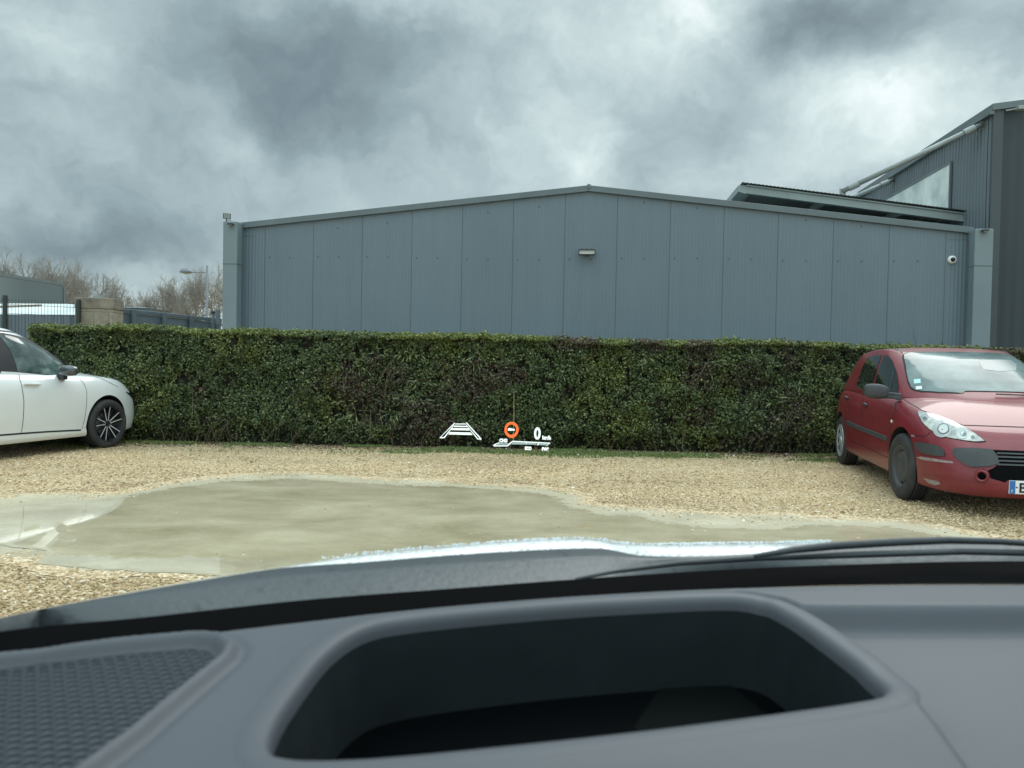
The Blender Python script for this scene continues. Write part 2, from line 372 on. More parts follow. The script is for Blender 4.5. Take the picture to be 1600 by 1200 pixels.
# ------------------------------------------------------------------ hedge
HY = 11.0
def leaf_cloud(pos, nrm, L, Wd, rn):
    n = len(pos)
    t = rn.normal(size=(n, 3)); t -= (t*nrm).sum(1)[:, None]*nrm; t /= np.linalg.norm(t, axis=1)[:, None]
    s = np.cross(nrm, t)
    a = pos-t*(L/2)[:, None]; c = pos+t*(L/2)[:, None]
    b_ = pos+s*(Wd/2)[:, None]+nrm*(L*.12)[:, None]; d = pos-s*(Wd/2)[:, None]+nrm*(L*.12)[:, None]
    V = np.stack([a, b_, c, d], 1).reshape(-1, 3)
    return V, np.arange(4*n).reshape(-1, 4)
def hedge():
    xl, xr = -6.92, 9.6
    def top(x): return 1.655-.045*smooth(-4, 0, x)-.015*smooth(2, 8, x)+.055*(fbm(x*1.1, x*0, 2)-.5)*2
    def front(x, z): return HY+.05*smooth(.5, 1.6, z)+.25*(fbm(x*1.6, z*2.2, 1)-.5)+.16*(fbm(x*6, z*6, 3)-.5)+.12*smooth(.35, 0, z)
    N = 185000
    x = xl+(xr-xl)*rng.random(N); z = .02+(top(x)-.0)*rng.random(N)**.92
    dep = rng.exponential(.055, N); y = front(x, z)+dep-.02
    cl = fbm(x*9, z*9, 5); keep = rng.random(N) < smooth(.22, .50, cl)*1.0*np.where(z < .28, .30+z*2, 1)
    x, y, z = x[keep], y[keep], z[keep]
    # top strip
    N2 = 60000; x2 = xl+(xr-xl)*rng.random(N2); y2 = HY-.02+.9*rng.random(N2)**1.6; z2 = top(x2)+.035*(fbm(x2*9, y2*9, 2)-.5)*2+rng.normal(0, .010, N2)-.04*smooth(HY+.08, HY-.02, y2)
    # left end
    N3 = 9000; y3 = HY+.9*rng.random(N3); z3 = .1+1.52*rng.random(N3); x3 = xl-.02+.10*(fbm(y3*4, z3*4, 1)-.5)+rng.exponential(.04, N3)
    # stray shoots over the top
    sh = [(rng.uniform(xl, xr), rng.uniform(.02, .075)) for _ in range(150)]
    xs, ys, zs = [], [], []
    for sx, hh in sh:
        k = int(hh*130); xs += list(sx+rng.normal(0, .010, k)); ys += list(HY+.1+rng.normal(0, .02, k)); zs += list(top(np.full(k, sx))+hh*rng.random(k))
    x = np.concatenate([x, x2, x3, xs]); y = np.concatenate([y, y2, y3, ys]); z = np.concatenate([z, z2, z3, zs])
    n = len(x); pos = np.stack([x, y, z], 1)
    nr = rng.normal(size=(n, 3))*.75+np.array([0, -.75, .5]); nr /= np.linalg.norm(nr, axis=1)[:, None]
    L = .028+.024*rng.random(n); Wd = L*(.45+.2*rng.random(n))
    V, Q = leaf_cloud(pos, nr, L, Wd, rng)
    hue = fbm(x*.8, z*1.2, 7)*.5+fbm(x*3.2, z*3, 9)*.5+.05*smooth(2.5, 5, x); red = smooth(.58, .72, fbm(x*1.5+9, z*1.9, 11))
    red = red*(rng.random(n) < .7)
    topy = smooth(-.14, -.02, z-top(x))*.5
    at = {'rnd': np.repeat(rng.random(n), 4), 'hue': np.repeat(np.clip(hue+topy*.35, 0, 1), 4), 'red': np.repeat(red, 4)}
    m, nt, b = mat('leaf_mat', rough=.45, spec=.45)
    g = lambda nme: nt.add('ShaderNodeAttribute', attribute_name=nme).outputs['Fac']
    c1 = nt.ramp(g('rnd'), [(0, (.034, .058, .023)), (.45, (.072, .108, .040)), (.8, (.130, .168, .058)), (.93, (.20, .23, .09)), (1, (.30, .31, .17))])
    c2 = nt.ramp(g('rnd'), [(0, (.075, .105, .022)), (.6, (.155, .19, .040)), (1, (.32, .33, .10))])
    c3 = nt.ramp(g('rnd'), [(0, (.055, .040, .030)), (.6, (.10, .075, .055)), (1, (.17, .11, .08))])
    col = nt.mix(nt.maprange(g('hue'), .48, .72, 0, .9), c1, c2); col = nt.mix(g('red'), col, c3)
    nt.l.new(col, b.inputs['Base Color'])
    tr = nt.add('ShaderNodeBsdfTranslucent'); nt.l.new(col, tr.inputs[0]); ms = nt.add('ShaderNodeMixShader'); ms.inputs[0].default_value = .18
    nt.l.new(b.outputs[0], ms.inputs[1]); nt.l.new(tr.outputs[0], ms.inputs[2]); nt.l.new(ms.outputs[0], nt.n['Material Output'].inputs[0])
    root = tag(empty('hedge', ((xl+xr)/2, HY+.45, 0)), 'long clipped green hedge along the gravel, in front of the grey shed', 'hedge')
    def part(o): o.parent = root; o.matrix_parent_inverse = Matrix.Translation(root.location).inverted(); return o
    part(bulk('foliage', V, Q, m, at))
    # dark core sheet, stands in for the shade inside the hedge
    nx, nz = 330, 34; rows = []
    for j in range(nz):
        t = j/(nz-1); r_ = []
        for i in range(nx):
            X = xl+.12+(xr-xl-.2)*i/(nx-1); Z = t*(float(top(X))-.035); r_.append((X, float(front(X, Z))+.13+.05*math.sin(i*1.7+j), Z))
        rows.append(r_)
    back = [[(p[0], HY+.85, p[2]) for p in r_] for r_ in (rows[-1], rows[0])]
    cm = rough_mat('hedge_core_mat', (.035, .036, .022), .9, .4, 12)
    part(MB().grid(rows+back).build('core', cm, fixn=False))
    tw = MB()
    for _ in range(210):
        X = rng.uniform(xl+.1, xr); z0 = 0 if _ % 2 else rng.uniform(.1, 1.2); a = rng.normal(0, .5); Lh = rng.uniform(.2, .6)
        p0 = Vector((X, HY+rng.uniform(.0, .14), z0)); p1 = p0+Vector((math.sin(a)*Lh*.5, rng.uniform(-.08, .02), Lh*.5)); p2 = p1+Vector((math.sin(a+.4)*Lh*.5, rng.uniform(-.05, .06), Lh*.5*math.cos(a)))
        rr = rng.uniform(.0025, .007); tw.tube([p0, p1, p2], [rr, rr*.7, rr*.3], 4)
    # the dry upright stick and a few bare stems at the foot
    tm = rough_mat('twig_mat', (.14, .105, .07), .8, .3, 20)
    for (px, y0, y1) in ((802, 692, 608), (1066, 702, 668), (578, 685, 640), (300, 655, 612)):
        part(MB().tube([P(px, y0, HY-.06), P(px+1, (y0+y1)/2, HY-.03), P(px+1, y1, HY-.02)], [.009, .008, .004] if px == 802 else [.006, .005, .003], 5).build('bare_stem', rough_mat('stem_mat', (.26, .21, .13) if px == 802 else (.13, .105, .065), .8, .3, 20)))
    o_ = tw.build('twigs', tm); o_['kind'] = 'stuff'; part(o_)
    # long-leaved bamboo-like sprays
    lm, nt, b = mat('spray_leaf_mat', (.12, .17, .045), .4); a_ = nt.add('ShaderNodeAttribute', attribute_name='rnd')
    nt.l.new(nt.ramp(a_.outputs['Fac'], [(0, (.05, .085, .025)), (1, (.17, .20, .06))]), b.inputs['Base Color'])
    C = [(535, 630), (550, 650), (640, 625), (655, 630), (610, 650), (500, 580), (560, 575), (590, 555), (660, 600), (1228, 655), (1215, 630), (640, 555), (1000, 560), (250, 590), (160, 600), (740, 560), (880, 580), (1110, 570), (1250, 590)]
    ps, ts = [], []
    for (px, py) in C:
        c = np.array(P(px, py, HY-.04))
        for _ in range(13):
            th = rng.uniform(0, 6.28); q = c+np.array([math.cos(th)*rng.uniform(0, .22), rng.uniform(-.04, .10), math.sin(th)*rng.uniform(0, .2)])
            ps.append(q); ts.append((math.cos(th), -.3, math.sin(th)-.5))
    ps = np.array(ps); ts = np.array(ts); ts /= np.linalg.norm(ts, axis=1)[:, None]; n = len(ps)
    nn = np.tile([0, -.8, .6], (n, 1)); s_ = np.cross(nn, ts); Lh = rng.uniform(.06, .13, n)[:, None]
    V = np.stack([ps-ts*Lh/2, ps+s_*.008, ps+ts*Lh/2, ps-s_*.008], 1).reshape(-1, 3)
    part(bulk('long_leaves', V, np.arange(4*n).reshape(-1, 4), lm, {'rnd': np.repeat(rng.random(n), 4)}))
hedge()

# grass and litter along the hedge foot
def grass():
    N = 80000; x = rng.uniform(-7.2, 9, N); y = HY-1.05+1.15*rng.random(N)**.6
    c = fbm(x*1.4, y*3, 3); kp = (rng.random(N) < smooth(.50, .66, c)*smooth(HY-1.1, HY-.5, y)*.6+.2*smooth(HY-.2, HY, y)*smooth(.5, .64, c))
    kp |= (np.abs(x-1.9) < 1.5*(.4+fbm(x*2, y*4, 8))) & (np.abs(y-10.62) < .22) & (rng.random(N) < .6)
    x, y = x[kp], y[kp]; n = len(x)
    h = .014+.034*rng.random(n); a = rng.uniform(0, 6.28, n); w = .004+.004*rng.random(n)
    lx, ly = np.cos(a)*h*.5, np.sin(a)*h*.5
    V = np.stack([np.stack([x-w, y, 0*x], 1), np.stack([x+w, y, 0*x], 1), np.stack([x+lx, y+ly, h], 1)], 1).reshape(-1, 3)
    m, nt, b = mat('grass_mat', rough=.6); at = nt.add('ShaderNodeAttribute', attribute_name='rnd')
    nt.l.new(nt.ramp(at.outputs['Fac'], [(0, (.06, .11, .022)), (.6, (.13, .20, .045)), (1, (.30, .30, .12))]), b.inputs['Base Color'])
    tag(bulk('grass', V, np.arange(3*n).reshape(-1, 3), m, {'rnd': np.repeat(rng.random(n), 3)}), 'short patchy grass at the foot of the hedge', 'grass', kind='stuff')
    N = 5200; x = rng.uniform(-6.9, 9, N); y = HY-.75+.85*rng.random(N)**.45
    pos = np.stack([x, y, .008+.012*rng.random(N)], 1); nr = rng.normal(size=(N, 3))*.35+np.array([0, 0, 1]); nr /= np.linalg.norm(nr, axis=1)[:, None]
    L = .025+.03*rng.random(N); V, Q = leaf_cloud(pos, nr, L, L*.5, rng)
    m, nt, b = mat('litter_mat', rough=.8); at = nt.add('ShaderNodeAttribute', attribute_name='rnd')
    nt.l.new(nt.ramp(at.outputs['Fac'], [(0, (.04, .028, .02)), (.55, (.13, .085, .05)), (.9, (.30, .22, .13)), (1, (.6, .55, .48))]), b.inputs['Base Color'])
    tag(bulk('leaf_litter', V, Q, m, {'rnd': np.repeat(rng.random(N), 4)}), 'dry brown fallen leaves under the hedge', 'leaf litter', kind='stuff')
grass()

# ------------------------------------------------------------------ grey shed
TH = math.atan(.10)
class Frame:
    """vertical working plane through a point; local x along it, local y into it"""
    def __init__(s, Y0, th, loc=None):
        s.th = th; s.ux = Vector((math.cos(th), -math.sin(th), 0)); s.uy = Vector((math.sin(th), math.cos(th), 0)); s.o = Vector((0, Y0, 0))
        if loc is not None: s.o = Vector(loc)
    def loc(s, px, py, y=0.0):
        d = ray(px, py); t = ((s.o+s.uy*y-EYE).dot(s.uy))/d.dot(s.uy); p = EYE+d*t-s.o
        return Vector((p.dot(s.ux), y, p.z))
    def world(s, l): return s.o+s.ux*l[0]+s.uy*l[1]+Vector((0, 0, l[2]))
FR = Frame(15.0, TH)
PANEL0 = 40-FR.loc(413, 480).x
def clad(name, color, pitch, ribamp, seam=False, dirtamt=.25, rough=.42, streak=.17, wide=0.0):
    m, nt, b = mat(name, color, rough, 0.0, spec=.45); co = coords(nt)
    sp = nt.add('ShaderNodeSeparateXYZ'); nt.l.new(co, sp.inputs[0])
    def per(p, w):  # narrow groove every p
        fr = nt.math('FRACT', nt.math('DIVIDE', nt.math('ADD', sp.outputs[0], 100.0), p)); return nt.maprange(nt.math('ABSOLUTE', nt.math('SUBTRACT', fr, .5)), .5-w, .5, 0, 1, True)
    rib = per(pitch, .5)
    st = nt.add('ShaderNodeMapping'); nt.l.new(co, st.inputs[0]); st.inputs['Scale'].default_value = (3.0, 3.0, .22)
    n1 = nt.noise(st.outputs[0], 2.0, 7, .6); n2 = nt.noise(co, .45, 5, .55); n3 = nt.noise(st.outputs[0], 14, 3, .6)
    v = nt.math('ADD', nt.math('MULTIPLY', n1, streak), nt.math('MULTIPLY', n2, streak*1.4)); v = nt.math('ADD', v, nt.math('MULTIPLY', n3, streak*.4))
    v = nt.math('ADD', v, 1-streak*1.45)
    v = nt.math('SUBTRACT', v, nt.math('MULTIPLY', rib, .05))  # groove grime and rib shading both put into the base colour
    wn = nt.add('ShaderNodeTexWhiteNoise', noise_dimensions='1D'); nt.l.new(nt.math('FLOOR', nt.math('ADD', sp.outputs[0], PANEL0)), wn.inputs['W'])
    v = nt.math('ADD', v, nt.math('MULTIPLY', nt.math('SUBTRACT', wn.outputs['Value'], .5), .07))
    sc = nt.vmath('SCALE', (color[0], color[1], color[2]), v)
    nt.l.new(sc, b.inputs['Base Color'])
    nt.l.new(nt.bump(rib, 1.0, ribamp, nt.bump(nt.noise(co, .8, 3), .25, .05)), b.inputs['Normal'])
    return m
M_panel = clad('shed_panel_mat', (.134, .180, .212), .0667, .0035)
M_trim = rough_mat('shed_trim_mat', (.115, .147, .16), .45, .12, 1.5)
M_pil = rough_mat('shed_column_mat', (.165, .213, .235), .45, .10, 1.0)
M_seam = rough_mat('seam_mat', (.05, .065, .073), .7, .2, 5)
M_dark = rough_mat('black_plastic_mat', (.025, .027, .03), .5, .2, 5)
M_galv = rough_mat('galvanised_mat', (.26, .29, .29), .5, .15, 3, metal=.2)
M_black = mat('deep_black_mat', (.0012, .0014, .0018), .8, spec=.06)[0]

def shed():
    root = empty('storage_shed', FR.o, -TH); root.location = FR.world((0, 0, 0))
    tag(root, 'long low grey shed with vertical cladding panels and a shallow gable behind the hedge', 'shed')
    l = lambda px, py, y=0.0: FR.loc(px, py, y)
    A = l(376, 356); B = l(920, 298); C = l(1519, 364)
    za, zb, zc = A.z, B.z, C.z; D = 22.0
    # front wall, one sheet
    MB().prism([(A.x, 0, 0), (C.x, 0, 0), (C.x, 0, zc), (B.x, 0, zb), (A.x, 0, za)], (0, .12, 0)).build('wall', M_panel, root)
    MB().box(A.x-.1, A.x, .13, D, 0, za-.02).build('side_wall', M_panel, root)
    MB().box(C.x, C.x+.1, .13, D, 0, zc-.02).build('side_wall', M_panel, root)
    MB().box(A.x, C.x, D, D+.1, 0, za-.3).build('rear_wall', M_panel, root)
    # seams: 1 m panels
    xs0 = l(413, 480).x; sm = MB(); spos = []
    k = -0
    while xs0+k*1.0 < C.x-.02:
        x = xs0+k*1.0; zt = za+(zb-za)*(x-A.x)/(B.x-A.x) if x < B.x else zb+(zc-zb)*(x-B.x)/(C.x-B.x)
        sm.box(x-.0035, x+.0035, -.0025, .01, .02, zt-.03)
        for q in (.10, .52):
            zz = l(800, 404).z+.02*math.sin(k); spos.append((x+q, zz))
        if k % 3: spos.append((x+.5, zt-.16))
        k += 1
    sm.build('panel_joints', M_seam, root); sc0 = MB().lathe([(0, -.008), (.012, -.006), (.014, .0)], 10, 'y').build('screw', M_seam, root)
    for i, (x, zz) in enumerate(spos):
        o = sc0 if i == 0 else sc0.copy()
        if i: COL.objects.link(o); o.parent = root
        o.location = (x, 0, zz)
    # verge trim, two pieces meeting at the ridge
    def verge(p, q, h=.115, name='verge_trim'):
        MB().prism([(p[0], -.06, p[1]), (q[0], -.06, q[1]), (q[0], -.06, q[1]+h), (p[0], -.06, p[1]+h)], (0, .20, 0)).build(name, M_trim, root, bevel=.006)
    verge((A.x-.0, za-.02), (B.x, zb-.02)); verge((B.x+.002, zb-.02), (C.x+.0, zc-.02))
    MB().lathe([(0, -.075), (.045, -.07), (.05, .14)], 12, 'y', c=(B.x, 0, zb+.07)).build('ridge_cap', M_trim, root)
    # roof slabs
    MB().prism([(A.x-.1, .14, za-.0), (B.x, .14, zb-.0), (B.x, .14, zb+.07), (A.x-.1, .14, za+.07)], (0, D-.1, 0)).build('roof', M_trim, root)
    MB().prism([(B.x+.002, .14, zb-.0), (C.x+.1, .14, zc-.0), (C.x+.1, .14, zc+.07), (B.x+.002, .14, zb+.07)], (0, D-.1, 0)).build('roof', M_trim, root)
    # corner columns
    a0, a1 = l(348.5, 346, -.30), l(371, 346, -.30)
    lb = MB().box(a0.x, a1.x, -.30, .0, 0, a0.z); lb.build('corner_column', M_pil, root, bevel=.012)
    MB().box(a1.x+.002, A.x+.0, -.10, .0, 0, a0.z-.03).build('column_return', M_trim, root)
    MB().box(a0.x-.004, a1.x+.004, -.305, -.02, a0.z-.84, a0.z-.833).build('column_joint', M_seam, root)
    c0, c1 = l(1524, 358, -.30), l(1553, 357, -.30)
    MB().box(c0.x, c1.x, -.30, .0, 0, c0.z+.01).build('corner_column', M_pil, root, bevel=.012)
    MB().box(C.x-.03, c0.x-.002, -.10, .0, 0, c0.z-.03).build('column_return', M_trim, root)
    MB().box(c0.x-.004, c1.x+.004, -.305, -.02, c0.z-.66, c0.z-.653).build('column_joint', M_seam, root)
    # small flap pieces near the eaves
    MB().box(A.x+.02, A.x+.30, -.004, .01, za-.17, za-.164).build('panel_edge', M_seam, root)
    MB().box(C.x-.42, C.x-.06, -.004, .01, zc-.13, zc-.124).build('panel_edge', M_seam, root)
    q0, q1 = l(872, 530), l(966, 530)
    MB().box(q0.x, q1.x, -.05, -.001, q0.z-.03, q0.z+.01).build('door_header', M_galv, root)
    # floodlight on the wall
    c = l(917, 394, -.12)
    fl = empty('wall_floodlight', FR.world(c), -TH); tag(fl, 'small rectangular floodlight in black frame at the middle of the grey shed wall', 'floodlight')
    b = MB(); w, h = .16, .050
    b.box(-w, w, -.03, .05, -h, -h+.012); b.box(-w, w, -.03, .05, h-.012, h); b.box(-w, -w+.012, -.03, .05, -h+.012, h-.012); b.box(w-.012, w, -.03, .05, -h+.012, h-.012); b.box(-w+.01, w-.01, .03, .06, -h+.01, h-.01)
    b.build('housing', M_dark, fl, bevel=.003)
    MB().box(-w+.013, w-.013, .0, .028, -h+.013, h-.013).build('lens', rough_mat('flood_lens_mat', (.55, .57, .53), .25, .1, 10), fl)
    MB().box(-.05, .05, .06, .119, -.015, .02).build('bracket', M_dark, fl)
    [MB().box(x-.012, x+.012, -.02, .05, h+.001, h+.016).build('cooling_fin', M_dark, fl) for x in (-.09, 0, .09)]
    # dome camera
    c = l(1487, 406, 0.0)
    dc = empty('security_camera', FR.world(c), -TH); tag(dc, 'white round dome camera on the right end of the grey shed wall', 'camera')
    wm = rough_mat('white_plastic_mat', (.72, .74, .73), .35, .05, 10)
    MB().lathe([(0, -.05), (.05, -.05), (.072, -.035), (.075, 0)], 28, 'y').build('housing', wm, dc, smooth=True)
    MB().lathe([(0, -.098), (.018, -.094), (.033, -.08), (.042, -.0505)], 20, 'y').build('lens_dome', mat('dome_glass_mat', (.01, .01, .012), .08)[0], dc, smooth=True)
    # small lamps under the column heads
    for (px, py, nm) in ((362, 350, 'small grey lamp under the top of the left column of the shed'), (1537, 360, 'small grey lamp under the top of the right column of the shed')):
        c = l(px, py, -.30); e = empty('column_lamp', FR.world(c), -TH); tag(e, nm, 'lamp', 'column lamps of the shed')
        MB().box(-.05, .05, -.10, -.001, -.03, .005).build('housing', M_dark, e, bevel=.006); MB().box(-.04, .04, -.094, -.01, -.038, -.031).build('lens', M_galv, e)
    c = l(354, 340, -.25); e = empty('corner_floodlight', FR.world((c.x, c.y, a0.z)), -TH+R(35)); tag(e, 'grey floodlight tilted up on top of the left column of the shed', 'floodlight')
    MB().tube([(0, 0, 0), (0, 0, .07)], .012, 8).build('stem', M_dark, e)
    h_ = MB(); h_.hexa([(-.075, -.05, .05), (.075, -.05, .05), (.06, .06, .07), (-.06, .06, .07)], [(-.075, -.06, .16), (.075, -.06, .16), (.06, .04, .15), (-.06, .04, .15)]); h_.build('housing', M_dark, e, bevel=.006)
    MB().hexa([(-.063, -.0545, .06), (.063, -.0545, .06), (.063, -.0525, .06), (-.063, -.0525, .06)], [(-.063, -.064, .15), (.063, -.064, .15), (.063, -.060, .15), (-.063, -.060, .15)]).build('lens', M_galv, e)
    MB().tube([(.02, .0, .02), (.07, .02, .05), (.10, .03, .0)], .006, 6).build('cable', M_dark, e)
shed()

# ------------------------------------------------------------------ big hall on the right and its canopy
M_hall = clad('hall_side_mat', (.20, .255, .29), .13, .020, rough=.5)
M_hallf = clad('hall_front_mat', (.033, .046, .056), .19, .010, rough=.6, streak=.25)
def hall():
    C0 = P(1548, 300, 14.75); fr = Frame(0, TH, (C0.x, C0.y, 0))
    root = empty('warehouse_hall', fr.o, -TH); tag(root, 'tall dark grey metal clad hall rising at the right edge behind the shed', 'hall')
    top = fr.loc(1548, 172).z; L = 30.0
    # side wall is the plane local x = 0, running back (local y)
    def side(px, py):
        d = ray(px, py); t = (fr.o-EYE).dot(fr.ux)/d.dot(fr.ux); p = EYE+d*t-fr.o; return Vector((0, p.dot(fr.uy), p.z))
    # modelled corrugated side: trapezoid ribs
    pts = []; y = 0.0; i = 0
    prof = [(0, 0), (.05, 0), (.065, .018), (.115, .018), (.13, 0)]
    while y < L:
        for a, b_ in prof[:-1]: pts.append((y+a, -b_))
        y += .13
    rows = [[(x, yy, 0) for yy, x in pts], [(x, yy, top) for yy, x in pts]]
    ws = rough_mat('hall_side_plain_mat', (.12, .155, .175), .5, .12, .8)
    MB().grid(rows).build('side_wall', ws, root)
    f = side(1549, 172)
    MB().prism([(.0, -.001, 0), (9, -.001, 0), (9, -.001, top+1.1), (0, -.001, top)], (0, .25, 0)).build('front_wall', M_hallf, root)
    MB().box(-.02, .16, -.06, -.003, 0, top-.02).build('corner_trim', rough_mat('hall_corner_mat', (.048, .064, .072), .5, .2, 1.0), root)
    MB().box(.0, .22, .3, L, top-.6, top-.02).build('eave_beam', M_trim, root)
    MB().prism([(-.06, -.10, top-.03), (9, -.10, top+1.07), (9, -.10, top+1.19), (-.06, -.10, top+.09)], (0, L, 0)).build('roof', M_trim, root)
    MB().box(-.10, -.02, -.08, L, top-.10, top-.005).build('eave_trim', M_trim, root)
    # skylight band on the side
    n_ = side(1488, 256); far = side(1372, 325); bt = n_.z-1.15
    wm, nt, b = mat('window_sheet_mat', (.62, .70, .68), .25); co = coords(nt)
    nt.l.new(nt.ramp(nt.noise(co, 1.3, 5), [(.35, (.42, .50, .49)), (.65, (.78, .85, .82))]), b.inputs['Base Color'])
    wd = MB().box(-.045, -.022, n_.y, far.y+3, bt, n_.z).build('window', wm, root)
    fm = MB(); fm.box(-.06, -.02, n_.y-.05, n_.y, bt-.04, n_.z+.05); fm.box(-.06, -.02, n_.y, far.y+3, n_.z, n_.z+.05); fm.box(-.06, -.02, n_.y, far.y+3, bt-.04, bt)
    y = n_.y+1.1
    fm.build('window_frame', M_trim, wd)
    # floodlight at the hall corner
    e = empty('hall_floodlight', fr.world((.22, -.11, top-.05)), -TH); tag(e, 'small grey floodlight under the roof corner of the tall dark hall', 'floodlight')
    MB().tube([(-.05, 0, 0), (.14, -.05, .02)], .014, 6).build('arm', M_galv, e); MB().box(.10, .26, -.15, -.03, -.02, .05).build('housing', M_galv, e, bevel=.008)
    # canopy
    cz = empty('entrance_canopy', fr.world((-.1, 1.2, 0)), 0); tag(cz, 'pale grey steel canopy with tie rods fixed to the side of the tall hall', 'canopy')
    cp = cz.location
    wl = lambda v: Vector(v)-cp
    Yr = side(1531, 345); Rw = fr.world(Vector((-.03, 1.0, 0)))
    fr2 = Frame(0, TH, fr.world((0, 1.0, 0)))
    q = lambda px, py: fr2.world(fr2.loc(px, py))
    Lp, Rp = q(1166, 291), q(1529, 338); hb = (fr2.loc(1166, 291)-fr2.loc(1166, 302)).z
    back = fr.uy*6.5
    up = Vector((0, 0, 1))
    M_can = rough_mat('canopy_steel_mat', (.25, .30, .30), .45, .12, 2)
    def beam(a, b_, h, d, name, m=M_can, zoff=0):
        a, b_ = wl(a)+up*zoff, wl(b_)+up*zoff
        return MB().prism([a, b_, b_-up*h, a-up*h], d).build(name, m, cz, bevel=.004)
    beam(Lp, Rp, hb, fr.uy*.12, 'front_beam'); beam(Lp+back, Rp+back, hb, fr.uy*.12, 'rear_beam')
    beam(Lp-fr.uy*.03, Rp-fr.uy*.03, .03, fr.uy*.16, 'front_flange', zoff=.031)
    for t in (0.0, .335, .67, .985):
        a = Lp.lerp(Rp, t)+fr.uy*.13; beam(a, a+fr.uy*6.3, .13, fr.ux*.09, 'cross_beam', zoff=-.03)
    dk = MB(); n = 60
    e0, e1 = wl(Lp)+up*.065-fr.ux*.1, wl(Rp)+up*.065; dirv = (e1-e0)
    r0, r1 = [], []
    for i in range(n*4+1):
        t = i/(n*4); o_ = up*(.008 if (i % 4) in (1, 2) else 0); p = e0+dirv*t+o_; r0.append(p-fr.uy*.08); r1.append(p+fr.uy*6.8)
    dk.grid([r0, r1]); dk.build('deck', rough_mat('canopy_deck_mat', (.22, .245, .235), .6, .2, 2), cz)
    # left gutter end
    MB().prism([wl(Lp)-fr.ux*.16+up*.02, wl(Lp)+up*.02, wl(Lp)-up*.16, wl(Lp)-fr.ux*.16-up*.11], fr.uy*6.6).build('gutter', M_can, cz)
    # tie rods
    def rod(a, b_, r):
        a, b_ = wl(a), wl(b_); d = (b_-a).normalized()
        MB().tube([a, b_], r, 12).build('tie_rod', M_galv, cz, smooth=True)
        MB().tube([a+d*.12, a+d*.32], r*1.35, 12).build('rod_sleeve', M_galv, cz, autos=40); MB().tube([b_-d*.32, b_-d*.12], r*1.35, 12).build('rod_sleeve', M_galv, cz, autos=40)
        MB().prism([a-fr.ux*.06-up*.10, a+fr.ux*.06-up*.10, a+fr.ux*.06+up*.05, a-fr.ux*.06+up*.05], fr.uy*.03).build('bracket', M_galv, cz)
        MB().prism([b_-up*.08, b_+fr.ux*.14-up*.08, b_+fr.ux*.14+up*.08, b_+up*.08], fr.uy*.06).build('bracket', M_galv, cz)
    s1 = side(1538, 195); rod(q(1317, 300)+up*.02, fr.world(s1)-fr.ux*.05, .052)
    s2 = side(1399, 281); a2 = fr.world(Vector((0, s2.y, 0))); fr3 = Frame(0, TH, a2)
    rod(fr3.world(fr3.loc(1322, 313)), fr.world(s2)-fr.ux*.05, .050)
hall()

